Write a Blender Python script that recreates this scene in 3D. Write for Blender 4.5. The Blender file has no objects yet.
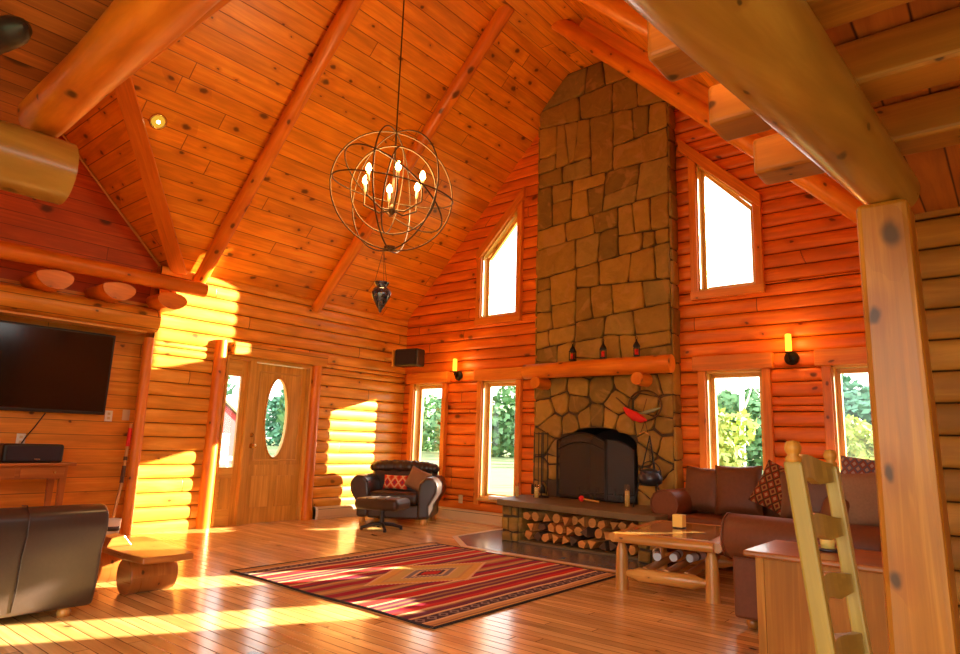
import bpy, math, random
from mathutils import Vector, Matrix, Euler
R = math.radians
random.seed(7)
SC = bpy.context.scene
COL = SC.collection
PI = math.pi

# ------------------------------------------------------------------ materials
def new_mat(name):
    m = bpy.data.materials.new(name); m.use_nodes = True
    nt = m.node_tree; nt.nodes.clear()
    out = nt.nodes.new('ShaderNodeOutputMaterial')
    return m, nt, out

class NT:
    """tiny node helper"""
    def __init__(s, nt): s.nt = nt
    def n(s, t, **kw):
        nd = s.nt.nodes.new(t)
        for k, v in kw.items(): setattr(nd, k, v)
        return nd
    def l(s, a, b): s.nt.links.new(a, b)
    def val(s, sock, v):
        if hasattr(v, 'is_linked') or isinstance(v, bpy.types.NodeSocket): s.l(v, sock)
        else: sock.default_value = v
    def m(s, op, a, b=0.0, c=0.0):
        nd = s.n('ShaderNodeMath', operation=op)
        s.val(nd.inputs[0], a); s.val(nd.inputs[1], b); s.val(nd.inputs[2], c)
        return nd.outputs[0]
    def comb(s, x, y, z=0.0):
        nd = s.n('ShaderNodeCombineXYZ')
        s.val(nd.inputs[0], x); s.val(nd.inputs[1], y); s.val(nd.inputs[2], z)
        return nd.outputs[0]
    def noise(s, vec, scale=1.0, detail=3.0, rough=.55, dist=0.0):
        nd = s.n('ShaderNodeTexNoise'); s.l(vec, nd.inputs['Vector'])
        nd.inputs['Scale'].default_value = scale; nd.inputs['Detail'].default_value = detail
        nd.inputs['Roughness'].default_value = rough; nd.inputs['Distortion'].default_value = dist
        return nd.outputs['Fac']
    def white(s, vec):
        nd = s.n('ShaderNodeTexWhiteNoise', noise_dimensions='3D'); s.l(vec, nd.inputs['Vector'])
        return nd.outputs['Value']
    def ramp(s, fac, stops, interp='LINEAR'):
        nd = s.n('ShaderNodeValToRGB'); nd.color_ramp.interpolation = interp
        el = nd.color_ramp.elements
        while len(el) > 1: el.remove(el[-1])
        el[0].position = stops[0][0]; el[0].color = (*stops[0][1], 1)
        for p, c in stops[1:]:
            e = el.new(p); e.color = (*c, 1)
        s.l(fac, nd.inputs[0]); return nd.outputs[0]
    def mix(s, fac, a, b, blend='MIX'):
        nd = s.n('ShaderNodeMix', data_type='RGBA', blend_type=blend)
        s.val(nd.inputs[0], fac)
        s.val(nd.inputs[6], a if not isinstance(a, tuple) else (*a, 1))
        s.val(nd.inputs[7], b if not isinstance(b, tuple) else (*b, 1))
        return nd.outputs[2]
    def bsdf(s, out, color, rough=.5, metal=0.0, spec=.5, coat=0.0, bump=None, bstr=.3, bdist=.01):
        b = s.n('ShaderNodeBsdfPrincipled')
        s.val(b.inputs['Base Color'], color if not isinstance(color, tuple) else (*color, 1))
        s.val(b.inputs['Roughness'], rough); b.inputs['Metallic'].default_value = metal
        b.inputs['Specular IOR Level'].default_value = spec
        b.inputs['Coat Weight'].default_value = coat; b.inputs['Coat Roughness'].default_value = .12
        if bump is not None:
            bp = s.n('ShaderNodeBump'); bp.inputs['Strength'].default_value = bstr; bp.inputs['Distance'].default_value = bdist
            s.l(bump, bp.inputs['Height']); s.l(bp.outputs[0], b.inputs['Normal'])
        s.l(b.outputs[0], out.inputs[0]); return b

def wood(name, c1, c2, dark=None, plank=None, plen=2.4, seam=.035, seamcol=(.05, .012, .003), knots=.5,
         kscale=1.6, rough=.4, spec=.5, coat=0.0, vary=.35, grain=14.0, bstr=.25, ksize=1.0):
    """wood whose grain runs along U of the metre-scaled UV map"""
    m, nt, out = new_mat(name); g = NT(nt)
    uv = g.n('ShaderNodeUVMap').outputs[0]
    sp = g.n('ShaderNodeSeparateXYZ'); g.l(uv, sp.inputs[0])
    u, v = sp.outputs[0], sp.outputs[1]
    dark = dark or tuple(x * .16 for x in c1)
    if plank:
        vv = g.m('DIVIDE', v, plank); row = g.m('FLOOR', vv)
        r1 = g.white(g.comb(row, 3.1, 0))
        uu = g.m('ADD', g.m('DIVIDE', u, plen), g.m('MULTIPLY', r1, 7.0)); colm = g.m('FLOOR', uu)
        rnd = g.white(g.comb(row, colm, 1.7))
        fv = g.m('FRACT', vv); fu = g.m('FRACT', uu)
        e = g.m('MINIMUM', g.m('MINIMUM', fv, g.m('SUBTRACT', 1.0, fv)),
                g.m('MULTIPLY', g.m('MINIMUM', fu, g.m('SUBTRACT', 1.0, fu)), plen / plank))
        mr = g.n('ShaderNodeMapRange', interpolation_type='SMOOTHSTEP'); g.l(e, mr.inputs[0])
        mr.inputs[1].default_value = 0; mr.inputs[2].default_value = seam
        mask = mr.outputs[0]
    else:
        rnd = g.white(g.comb(g.m('FLOOR', g.m('MULTIPLY', v, .0)), 0.3, 0)); mask = None
    off = g.m('MULTIPLY', rnd, 37.0)
    gv = g.comb(g.m('MULTIPLY', u, .9), g.m('MULTIPLY', v, grain), off)
    n1 = g.noise(gv, 1.0, 5, .62, 1.1)
    n2 = g.noise(g.comb(u, v, off), 1.3, 2, .5)
    fac = g.m('ADD', g.m('MULTIPLY', n1, .6), g.m('MULTIPLY', n2, .4))
    col = g.ramp(fac, [(.38, tuple(x * .82 for x in c1)), (.5, c1), (.64, c2)])
    br = g.m('ADD', 1.0 - vary / 2, g.m('MULTIPLY', rnd, vary))
    col = g.mix(1.0, col, g.comb(br, br, br), 'MULTIPLY')
    # knots
    kv = g.n('ShaderNodeTexVoronoi', voronoi_dimensions='2D'); kv.inputs['Scale'].default_value = kscale
    wob = g.noise(g.comb(u, v, off), 9.0, 2, .5)
    g.l(g.comb(g.m('ADD', g.m('ADD', u, g.m('MULTIPLY', wob, .07)), off), g.m('ADD', g.m('MULTIPLY', v, 1.5), g.m('MULTIPLY', wob, .09)), 0.0), kv.inputs['Vector'])
    sep = g.n('ShaderNodeSeparateColor'); g.l(kv.outputs['Color'], sep.inputs[0])
    has = g.m('LESS_THAN', sep.outputs[0], knots)
    siz = g.m('MULTIPLY', g.m('ADD', .045, g.m('MULTIPLY', g.m('POWER', sep.outputs[1], 2.0), .12)), ksize)
    mk = g.n('ShaderNodeMapRange', interpolation_type='SMOOTHSTEP'); g.l(kv.outputs['Distance'], mk.inputs[0])
    g.l(g.m('MULTIPLY', siz, .35), mk.inputs[1]); g.l(siz, mk.inputs[2]); mk.inputs[3].default_value = 1; mk.inputs[4].default_value = 0
    kf = g.m('MULTIPLY', g.m('MULTIPLY', mk.outputs[0], has), .93)
    mh = g.n('ShaderNodeMapRange', interpolation_type='SMOOTHSTEP'); g.l(kv.outputs['Distance'], mh.inputs[0])
    g.l(siz, mh.inputs[1]); g.l(g.m('MULTIPLY', siz, 3.2), mh.inputs[2]); mh.inputs[3].default_value = 1; mh.inputs[4].default_value = 0
    col = g.mix(g.m('MULTIPLY', g.m('MULTIPLY', mh.outputs[0], has), .4), col, tuple(x * y for x, y in zip(c1, (.62, .42, .3))))
    n3 = g.noise(g.comb(g.m('MULTIPLY', u, .8), g.m('MULTIPLY', v, 3.0), off), 2.4, 3, .6)
    kb = g.m('ADD', .72, g.m('MULTIPLY', n3, .56)); col = g.mix(1.0, col, g.comb(kb, kb, kb), 'MULTIPLY')
    col = g.mix(kf, col, dark)
    h = g.m('MULTIPLY', n1, .25)
    if mask is not None:
        col = g.mix(g.m('SUBTRACT', 1.0, mask), col, seamcol)
        h = g.m('ADD', h, mask)
    rr = g.m('ADD', rough - .08, g.m('MULTIPLY', n1, .16))
    g.bsdf(out, col, rr, 0, spec, coat, h, bstr, .006)
    return m

def plain(name, c, rough=.5, metal=0.0, spec=.5, noise=0.0, scale=20, coat=0, bstr=.2):
    m, nt, out = new_mat(name); g = NT(nt)
    tc = g.n('ShaderNodeTexCoord').outputs['Object']
    n = g.noise(tc, scale, 3)
    k = g.m('ADD', 1 - noise, g.m('MULTIPLY', n, 2 * noise))
    col = g.mix(1.0, c, g.comb(k, k, k), 'MULTIPLY')
    g.bsdf(out, col, rough, metal, spec, coat, n if noise else None, bstr, .004)
    return m

def emis(name, c, s):
    m, nt, out = new_mat(name); g = NT(nt)
    e = g.n('ShaderNodeEmission'); e.inputs[0].default_value = (*c, 1); e.inputs[1].default_value = s
    g.l(e.outputs[0], out.inputs[0]); return m

def glass_mat(name, tint=(1, 1, 1), refl=.08, rough=0.0):
    m, nt, out = new_mat(name); g = NT(nt)
    t = g.n('ShaderNodeBsdfTransparent'); t.inputs[0].default_value = (*tint, 1)
    gl = g.n('ShaderNodeBsdfGlossy'); gl.inputs['Roughness'].default_value = rough
    lw = g.n('ShaderNodeLayerWeight'); lw.inputs[0].default_value = .25
    mx = g.n('ShaderNodeMixShader')
    g.l(g.m('ADD', refl * .5, g.m('MULTIPLY', lw.outputs['Fresnel'], refl * 2)), mx.inputs[0])
    g.l(t.outputs[0], mx.inputs[1]); g.l(gl.outputs[0], mx.inputs[2]); g.l(mx.outputs[0], out.inputs[0])
    return m

M = {}
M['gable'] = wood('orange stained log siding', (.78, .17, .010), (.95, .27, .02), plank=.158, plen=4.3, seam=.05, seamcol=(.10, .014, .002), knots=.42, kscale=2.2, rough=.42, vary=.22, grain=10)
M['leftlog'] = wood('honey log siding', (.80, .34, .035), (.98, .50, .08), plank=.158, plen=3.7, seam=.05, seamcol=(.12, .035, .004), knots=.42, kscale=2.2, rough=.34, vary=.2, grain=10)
M['board'] = wood('knotty pine boards', (.80, .30, .025), (.92, .43, .05), vary=.15, plank=.152, plen=5.2, seam=.03, knots=.4, kscale=1.7, rough=.42)
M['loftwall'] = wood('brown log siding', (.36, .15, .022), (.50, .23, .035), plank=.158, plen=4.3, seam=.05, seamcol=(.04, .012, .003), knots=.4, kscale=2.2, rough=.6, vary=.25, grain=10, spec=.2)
M['redboard'] = wood('dark red boards', (.52, .085, .012), (.66, .13, .018), vary=.15, plank=.152, plen=5.2, seam=.03, knots=.3, kscale=1.7, rough=.5)  # upper gable boards, darker and redder than the boards below
M['ceil'] = wood('knotty pine ceiling planks', (.84, .30, .012), (.97, .42, .025), plank=.185, plen=3.6, seam=.04, seamcol=(.20, .04, .002), knots=.55, kscale=3.0, ksize=1.25, rough=.38, vary=.2)
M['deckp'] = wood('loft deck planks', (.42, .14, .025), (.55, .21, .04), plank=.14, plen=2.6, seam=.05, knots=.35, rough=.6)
M['joist'] = wood('log joist wood', (.44, .17, .02), (.58, .25, .035), knots=.5, kscale=3.5, rough=.45, grain=16)
M['log'] = wood('peeled orange log', (.80, .22, .012), (.95, .34, .025), knots=.6, kscale=2.8, ksize=1.5, rough=.36, grain=7)
M['palelog'] = wood('pale varnished log', (.42, .21, .03), (.54, .30, .05), knots=.4, kscale=3.2, rough=.3, spec=.6, grain=5, coat=.25)
M['post'] = wood('squared varnished post', (.56, .20, .015), (.76, .33, .035), knots=.8, kscale=3.0, ksize=1.7, rough=.32, grain=22)
M['trim'] = wood('orange pine trim', (.82, .24, .022), (.93, .36, .04), knots=.3, kscale=3, rough=.38, grain=18)
M['jamb'] = wood('pale pine jamb', (.80, .44, .09), (.92, .58, .16), knots=.1, rough=.4, grain=20)
M['door'] = wood('oak door', (.72, .38, .06), (.88, .52, .10), knots=.0, rough=.35, grain=26)
M['floor'] = wood('pine floor planks', (.78, .47, .15), (.92, .62, .24), plank=.085, plen=2.6, seam=.06, seamcol=(.16, .05, .01), knots=.25, kscale=2.2, rough=.19, spec=.55, vary=.45, bstr=.35, coat=.15)
M['table'] = wood('golden log furniture', (.68, .32, .06), (.85, .48, .12), knots=.45, kscale=4, rough=.3, grain=12, coat=.3)
M['tabletop'] = wood('glossy plank table top', (.62, .34, .09), (.78, .48, .17), plank=.13, plen=3, seam=.03, knots=.2, rough=.15, coat=.5)
M['bench'] = wood('red-brown slab wood', (.46, .15, .025), (.62, .24, .05), knots=.35, kscale=4, rough=.3, grain=14, coat=.3)
M['cab'] = wood('oak cabinet wood', (.46, .17, .018), (.60, .26, .035), knots=.0, rough=.42, grain=20, spec=.25)
M['chairw'] = wood('aged maple chair wood', (.38, .23, .035), (.52, .34, .065), knots=.0, rough=.33, grain=16, coat=.2)
M['firecut'] = wood('cut firewood', (.72, .30, .06), (.90, .44, .12), knots=.1, rough=.8, grain=20)
M['bark'] = plain('bark', (.12, .06, .03), .9, noise=.4, scale=25)
M['black'] = plain('black iron', (.012, .011, .011), .45, .3)
M['tvscreen'] = plain('dark television glass', (.012, .006, .006), .12, spec=.6)
M['blackplastic'] = plain('black plastic', (.018, .016, .018), .35)
M['grille'] = plain('dark speaker cloth', (.03, .022, .035), .8, noise=.2, scale=300)
M['bronze'] = plain('dark bronze wire', (.13, .075, .035), .4, .8)
M['brass'] = plain('brass', (.75, .5, .18), .25, 1)
M['steel'] = plain('bright steel', (.7, .7, .68), .25, 1)
M['white'] = plain('white plastic', (.85, .82, .74), .4)
M['cream'] = plain('cream enamel heater', (.72, .55, .30), .35)
M['leather'] = plain('dark brown leather', (.035, .021, .017), .36, spec=.6, noise=.25, scale=60, coat=.15, bstr=.12)
M['sofa'] = plain('reddish brown leather', (.19, .062, .022), .45, spec=.35, noise=.2, scale=45, bstr=.12)
M['sofapil'] = plain('brown leather pillow', (.15, .055, .02), .48, spec=.35, noise=.25, scale=30, bstr=.2)
M['slab'] = plain('grey brown hearth stone', (.17, .125, .06), .5, noise=.4, spec=.3, scale=7, bstr=.5)
M['slate'] = plain('blue grey slate tile', (.16, .16, .19), .22, noise=.35, scale=5)
M['lime'] = plain('pale tile border', (.72, .58, .36), .4, noise=.1)
M['mortar'] = plain('dark mortar', (.085, .055, .028), .9, noise=.3, scale=40)
M['soot'] = plain('soot black firebrick', (.012, .009, .008), .9, noise=.3)
M['tan'] = plain('tan cloth pillow', (.30, .16, .075), .8, noise=.2, scale=80)
M['wax'] = plain('yellow candle wax', (1, .76, .18), .45)
M['red'] = plain('red cloth', (.75, .02, .015), .7)
M['teal'] = plain('teal paint', (.05, .55, .38), .5)
M['greenf'] = plain('green feather', (.25, .33, .22), .7)
M['paper'] = plain('white paper', (.8, .82, .82), .5, noise=.1)
M['dish'] = plain('dark pewter dish', (.1, .09, .1), .3, .7)
M['ironpot'] = plain('blued cast iron', (.05, .055, .075), .35, .6)
M['glass'] = glass_mat('window glass')
M['jar'] = glass_mat('jar glass', (1, 1, 1), .12)
M['pendglass'] = plain('dark mosaic glass', (.03, .035, .05), .08, spec=1.0, noise=.9, scale=45, coat=.6)
M['bulb'] = emis('glowing bulb', (1, .62, .18), 60)
M['flame'] = emis('amber lit glass', (1, .34, .015), 5)
M['dl'] = emis('downlight lens', (1, .5, .04), .8)
M['dlc'] = emis('downlight core', (1, .85, .35), 12)
M['lawn'] = plain('lawn', (.16, .22, .08), .9, noise=.35, scale=.6)
M['leafA'] = plain('green leaves', (.16, .34, .15), .7, noise=.5, scale=1.5)
M['leafB'] = plain('blue green leaves', (.12, .32, .20), .7, noise=.5, scale=1.5)
M['leafC'] = plain('yellow green leaves', (.42, .52, .14), .7, noise=.5, scale=1.5)
M['trunk'] = plain('pale bark', (.42, .38, .32), .8, noise=.3)
M['redbarn'] = plain('red barn siding', (.5, .06, .07), .8)
M['railw'] = plain('white railing', (.8, .8, .78), .6)

# stone : colour per stone from a face attribute
def stone_mat():
    m, nt, out = new_mat('field stone'); g = NT(nt)
    at = g.n('ShaderNodeAttribute', attribute_name='rnd')
    tc = g.n('ShaderNodeTexCoord').outputs['Object']
    base = g.ramp(at.outputs['Fac'], [(0, (.20, .13, .028)), (.3, (.27, .17, .032)), (.55, (.34, .205, .036)), (.8, (.43, .26, .045)), (1, (.27, .20, .06))])
    n = g.noise(tc, 5, 6, .65, .8); n2 = g.noise(tc, 26, 4, .6)
    k = g.m('ADD', .55, g.m('MULTIPLY', n, .9)); col = g.mix(1.0, base, g.comb(k, k, k), 'MULTIPLY')
    vn = g.noise(tc, 2.2, 3, .5, 2.5)
    col = g.mix(g.ramp(vn, [(.56, (0, 0, 0)), (.66, (.5, .5, .5))]), col, (.46, .27, .08))
    g.bsdf(out, col, .62, 0, .3, 0, g.m('ADD', n, g.m('MULTIPLY', n2, .4)), .6, .02)
    return m
M['stone'] = stone_mat()

def rug_mat():
    m, nt, out = new_mat('woven striped rug'); g = NT(nt)
    uv = g.n('ShaderNodeUVMap').outputs[0]; sp = g.n('ShaderNodeSeparateXYZ'); g.l(uv, sp.inputs[0])
    u, v = sp.outputs[0], sp.outputs[1]       # u along stripes 0..1, v across 0..1
    q = g.m('MULTIPLY', g.m('ABSOLUTE', g.m('SUBTRACT', v, .5)), 2.0)
    tan, crm, gold = (.58, .34, .12), (.78, .55, .28), (.70, .42, .10)
    pur, mar, red, brn, dk = (.17, .04, .07), (.36, .02, .05), (.58, .035, .03), (.36, .18, .09), (.08, .045, .06)
    st = [(0, tan), (.03, brn), (.06, mar), (.13, brn), (.16, tan), (.2, pur), (.24, mar), (.30, crm), (.325, brn), (.35, red), (.43, crm), (.455, pur),
          (.50, brn), (.525, pur), (.565, tan), (.59, mar), (.64, red), (.69, crm), (.715, brn), (.735, pur), (.79, crm), (.815, dk), (.895, crm), (.915, tan), (.955, brn), (.975, gold)]
    col = g.ramp(q, st, 'CONSTANT')
    # chain of lozenges inside the dark band
    du = g.m('ABSOLUTE', g.m('SUBTRACT', g.m('FRACT', g.m('MULTIPLY', u, 22.0)), .5))
    dv = g.m('ABSOLUTE', g.m('DIVIDE', g.m('SUBTRACT', q, .855), .065))
    loz = g.m('LESS_THAN', g.m('ADD', g.m('MULTIPLY', du, 1.5), dv), .62)
    loz2 = g.m('LESS_THAN', g.m('ADD', g.m('MULTIPLY', du, 1.5), dv), .3)
    lz = g.m('SUBTRACT', loz, loz2); inb = g.m('LESS_THAN', dv, .62)
    col = g.mix(g.m('MULTIPLY', g.m('MULTIPLY', lz, inb), .75), col, (.34, .26, .22))
    # central stepped medallion
    mu = g.m('MULTIPLY', g.m('ABSOLUTE', g.m('SUBTRACT', u, .5)), 2.0)
    mus = g.m('DIVIDE', g.m('FLOOR', g.m('MULTIPLY', mu, 40.0)), 40.0)
    d = g.m('ADD', g.m('DIVIDE', mus, .62), g.m('DIVIDE', q, .34))
    med = g.ramp(d, [(0, red), (.16, dk), (.24, crm), (.30, (.22, .2, .2)), (.42, crm), (.46, (.60, .44, .14)), (.70, tan), (.76, gold), (.94, crm)], 'CONSTANT')
    col = g.mix(g.m('LESS_THAN', d, 1.0), col, med)
    wv = g.noise(g.comb(g.m('MULTIPLY', u, 30), g.m('MULTIPLY', v, 260), 0), 1.0, 2)
    k = g.m('ADD', .75, g.m('MULTIPLY', wv, .5)); col = g.mix(1.0, col, g.comb(k, k, k), 'MULTIPLY')
    g.bsdf(out, col, .95, 0, .15, 0, wv, .5, .003)
    return m
M['rug'] = rug_mat()
M['rugedge'] = plain('dark rug binding', (.03, .02, .018), .9)

def kilim(name, cols, sc=14):
    m, nt, out = new_mat(name); g = NT(nt)
    tc = g.n('ShaderNodeTexCoord').outputs['Object']; sp = g.n('ShaderNodeSeparateXYZ'); g.l(tc, sp.inputs[0])
    a = g.m('ABSOLUTE', g.m('SUBTRACT', g.m('FRACT', g.m('MULTIPLY', sp.outputs[0], sc)), .5))
    b = g.m('ABSOLUTE', g.m('SUBTRACT', g.m('FRACT', g.m('MULTIPLY', sp.outputs[2], sc * .8)), .5))
    d = g.m('ADD', a, b)
    n = len(cols)
    col = g.ramp(d, [(i / n, c) for i, c in enumerate(cols)], 'CONSTANT')
    g.bsdf(out, col, .9, 0, .1); return m
M['kilimR'] = kilim('red woven pillow cloth', [(.6, .05, .03), (.75, .12, .05), (.8, .5, .25), (.65, .04, .04), (.3, .05, .1)], 9)
M['kilimB'] = kilim('brown tapestry cloth', [(.16, .03, .02), (.34, .18, .06), (.09, .04, .02), (.28, .05, .02), (.42, .28, .12)], 12)
M['throw'] = kilim('patterned throw', [(.4, .38, .38), (.28, .10, .08), (.15, .15, .22), (.45, .36, .3)], 14)

def mesh_screen():
    m, nt, out = new_mat('dark fire screen mesh'); g = NT(nt)
    t = g.n('ShaderNodeBsdfTransparent'); d = g.n('ShaderNodeBsdfPrincipled'); d.inputs['Base Color'].default_value = (.05, .035, .028, 1); d.inputs['Roughness'].default_value = .5
    mx = g.n('ShaderNodeMixShader'); mx.inputs[0].default_value = .72
    g.l(t.outputs[0], mx.inputs[1]); g.l(d.outputs[0], mx.inputs[2]); g.l(mx.outputs[0], out.inputs[0]); return m
M['screen'] = mesh_screen()

# ------------------------------------------------------------------ mesh builder
class MB:
    def __init__(s): s.v = []; s.f = []; s.uv = []; s.sm = []; s.mi = []; s.mat = 0
    def face(s, idx, uvs, smooth=False):
        s.f.append(idx); s.uv.append(uvs); s.sm.append(smooth); s.mi.append(s.mat)
    def poly(s, pts, uvs, smooth=False):
        b = len(s.v); s.v += [tuple(p) for p in pts]; s.face(list(range(b, b + len(pts))), uvs, smooth)
    def hexa(s, P, along=None):
        """P: 8 corners, bottom ring 0-3 then top ring 4-7; uv along longest edge of each face"""
        for q in ((0, 3, 2, 1), (4, 5, 6, 7), (0, 1, 5, 4), (1, 2, 6, 5), (2, 3, 7, 6), (3, 0, 4, 7)):
            p = [Vector(P[i]) for i in q]
            a, b = p[1] - p[0], p[3] - p[0]
            o = random.random() * 5
            if along is not None:
                al = Vector(along); useA = abs(a.normalized().dot(al)) >= abs(b.normalized().dot(al)) if a.length > 0 and b.length > 0 else True
            else: useA = a.length >= b.length
            la, lb = a.length, b.length
            off = p[0].x * .7 + p[0].y * .9 + p[0].z * 1.3
            if useA: uvs = [(o, off), (o + la, off), (o + la, off + lb), (o, off + lb)]
            else: uvs = [(o, off), (o, off + la), (o + lb, off + la), (o + lb, off)]
            s.poly(p, uvs)
        return s
    def box(s, c, sz, rot=None, along=None):
        c = Vector(c); hx, hy, hz = sz[0] / 2, sz[1] / 2, sz[2] / 2
        m = (Euler(rot).to_matrix() if rot is not None and not isinstance(rot, Matrix) else rot) or Matrix.Identity(3)
        P = [c + m @ Vector(p) for p in ((-hx, -hy, -hz), (hx, -hy, -hz), (hx, hy, -hz), (-hx, hy, -hz), (-hx, -hy, hz), (hx, -hy, hz), (hx, hy, hz), (-hx, hy, hz))]
        return s.hexa(P, along)
    def b2(s, lo, hi, along=None):
        return s.box([(a + b) / 2 for a, b in zip(lo, hi)], [abs(b - a) for a, b in zip(lo, hi)], None, along)
    def tube(s, pts, rad, n=12, cap=True, jit=0.0, close=False, squash=None):
        pts = [Vector(p) for p in pts]
        if not isinstance(rad, (list, tuple)): rad = [rad] * len(pts)
        N = len(pts); base = len(s.v); L = 0
        up = Vector((0, 0, 1)); t0 = (pts[1] - pts[0]).normalized()
        if abs(t0.z) > .9: up = Vector((0, 1, 0))
        x = t0.cross(up).normalized(); Ls = []; o = random.random() * 9; vo = random.random() * 9
        ph = [random.random() * 6.28 for _ in range(4)]
        for i in range(N):
            if close: t = (pts[(i + 1) % N] - pts[i - 1]).normalized()
            else: t = (pts[min(i + 1, N - 1)] - pts[max(i - 1, 0)]).normalized()
            x = (x - t * x.dot(t)).normalized(); y = t.cross(x)
            if i == 0: a0_ = math.atan2(y.z, x.z) if abs(t.z) < .9 else 0.0
            if i: L += (pts[i] - pts[i - 1]).length
            Ls.append(L)
            for k in range(n):
                a = 2 * PI * k / n + a0_; r = rad[i]
                if jit: r *= 1 + jit * (math.sin(a * 2 + ph[0] + L * 2.1) * .5 + math.sin(a * 3 + ph[1] - L * 3.3) * .35 + math.sin(L * 5 + ph[2]) * .3)
                s.v.append(tuple(pts[i] + x * (r * math.cos(a)) + y * (r * math.sin(a))))
        rm = max(rad)
        rng = N if close else N - 1
        for i in range(rng):
            j = (i + 1) % N
            for k in range(n):
                k2 = (k + 1) % n
                v0, v1 = vo + rm * 2 * PI * k / n, vo + rm * 2 * PI * (k + 1) / n
                u0 = o + Ls[i]; u1 = o + (Ls[j] if j else Ls[i] + .05)
                s.face([base + i * n + k, base + i * n + k2, base + j * n + k2, base + j * n + k], [(u0, v0), (u0, v1), (u1, v1), (u1, v0)], True)
        if cap and not close:
            for i, rev in ((0, False), (N - 1, True)):
                idx = [base + i * n + k for k in range(n)]
                r = rad[i]; uvs = [(o + r * math.cos(2 * PI * k / n), vo + r * math.sin(2 * PI * k / n)) for k in range(n)]
                if not rev: idx = idx[::-1]; uvs = uvs[::-1]
                b = len(s.v); s.v += [s.v[q] for q in idx]
                s.face(list(range(b, b + n)), uvs)
        return s
    def log(s, a, b, r0, r1=None, n=14, jit=.05, seg=None):
        a, b = Vector(a), Vector(b); r1 = r1 or r0; L = (b - a).length; k = seg or max(2, int(L / .18))
        return s.tube([a.lerp(b, i / k) for i in range(k + 1)], [r0 + (r1 - r0) * i / k for i in range(k + 1)], n, True, jit)
    def lathe(s, prof, c=(0, 0, 0), n=20):
        c = Vector(c); base = len(s.v)
        for r, z in prof:
            for k in range(n):
                a = 2 * PI * k / n; s.v.append((c.x + r * math.cos(a), c.y + r * math.sin(a), c.z + z))
        for i in range(len(prof) - 1):
            for k in range(n):
                k2 = (k + 1) % n
                s.face([base + i * n + k, base + i * n + k2, base + (i + 1) * n + k2, base + (i + 1) * n + k],
                       [(prof[i][1], k * .03), (prof[i][1], k * .03 + .03), (prof[i + 1][1], k * .03 + .03), (prof[i + 1][1], k * .03)], True)
        for i, rev in ((0, True), (len(prof) - 1, False)):
            if prof[i][0] > 1e-5:
                idx = [base + i * n + k for k in range(n)]
                if rev: idx = idx[::-1]
                s.face(idx, [(0, 0)] * n)
        return s
    def prism(s, poly, o, ex, ey, ez, h, smooth=False):
        """2D polygon in frame (o,ex,ey) extruded by h along ez"""
        o, ex, ey, ez = map(Vector, (o, ex, ey, ez)); n = len(poly)
        A = [o + ex * p[0] + ey * p[1] for p in poly]; B = [p + ez * h for p in A]
        uvs = [(p[0], p[1]) for p in poly]
        flip = ex.cross(ey).dot(ez) * h < 0
        def pl(pts, u, sm=False):
            if flip: pts = pts[::-1]; u = u[::-1]
            s.poly(pts, u, sm)
        pl(A[::-1], uvs[::-1]); pl(B, uvs)
        L = 0
        for i in range(n):
            j = (i + 1) % n; d = (A[j] - A[i]).length
            pl([A[i], A[j], B[j], B[i]], [(L, 0), (L + d, 0), (L + d, h), (L, h)], smooth); L += d
        return s
    def sphere(s, c, r, n=12, m=8, sc=(1, 1, 1)):
        c = Vector(c); base = len(s.v)
        for i in range(m + 1):
            t = PI * i / m
            for k in range(n):
                a = 2 * PI * k / n
                s.v.append((c.x + r * sc[0] * math.sin(t) * math.cos(a), c.y + r * sc[1] * math.sin(t) * math.sin(a), c.z + r * sc[2] * math.cos(t)))
        for i in range(m):
            for k in range(n):
                k2 = (k + 1) % n
                s.face([base + i * n + k, base + (i + 1) * n + k, base + (i + 1) * n + k2, base + i * n + k2], [(k * .1, i * .1)] * 4, True)
        return s
    def pillow(s, c, w, h, t, rot=(0, 0, 0), n=14, pinch=.12):
        """cushion: w along local x, h along local z, thickness t along local y"""
        c = Vector(c); m = Euler(rot).to_matrix()
        for side in (1, -1):
            base = len(s.v)
            for i in range(n + 1):
                for j in range(n + 1):
                    a, b = -1 + 2 * i / n, -1 + 2 * j / n
                    th = (max(0, 1 - a ** 4) * max(0, 1 - b ** 4)) ** .5
                    th = th ** .8
                    px = a * (1 - pinch * (1 - b * b) * abs(a) * 0 - pinch * .5 * (1 - b * b) * 0) * (1 - pinch * (1 - abs(b)) * abs(a) ** 3 * .6)
                    pz = b * (1 - pinch * (1 - abs(a)) * abs(b) ** 3 * .6)
                    wr = 1 + .04 * math.sin(a * 9 + b * 7) * (1 - th)
                    s.v.append(tuple(c + m @ Vector((px * w / 2, side * th * t / 2 * wr, pz * h / 2))))
            for i in range(n):
                for j in range(n):
                    q = [base + i * (n + 1) + j, base + (i + 1) * (n + 1) + j, base + (i + 1) * (n + 1) + j + 1, base + i * (n + 1) + j + 1]
                    if side == -1: pass
                    else: q = q[::-1]
                    s.face(q, [(i / n, j / n), ((i + 1) / n, j / n), ((i + 1) / n, (j + 1) / n), (i / n, (j + 1) / n)], True)
        return s
    def build(s, name, mats, parent=None, bevel=0, seg=2, sub=0, loc=None, autosmooth=False):
        me = bpy.data.meshes.new(name)
        o0 = Vector(loc) if loc is not None else Vector((0, 0, 0))
        me.from_pydata([tuple(Vector(p) - o0) for p in s.v], [], s.f)
        uvl = me.uv_layers.new(name='UVMap')
        k = 0
        for u in s.uv:
            for c in u: uvl.data[k].uv = c; k += 1
        me.polygons.foreach_set('use_smooth', s.sm); me.polygons.foreach_set('material_index', s.mi)
        if not isinstance(mats, (list, tuple)): mats = [mats]
        for m in mats: me.materials.append(m)
        me.update()
        o = bpy.data.objects.new(name, me); COL.objects.link(o); o.location = o0
        if parent is not None:
            o.parent = parent
            if loc is None: pass
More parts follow.
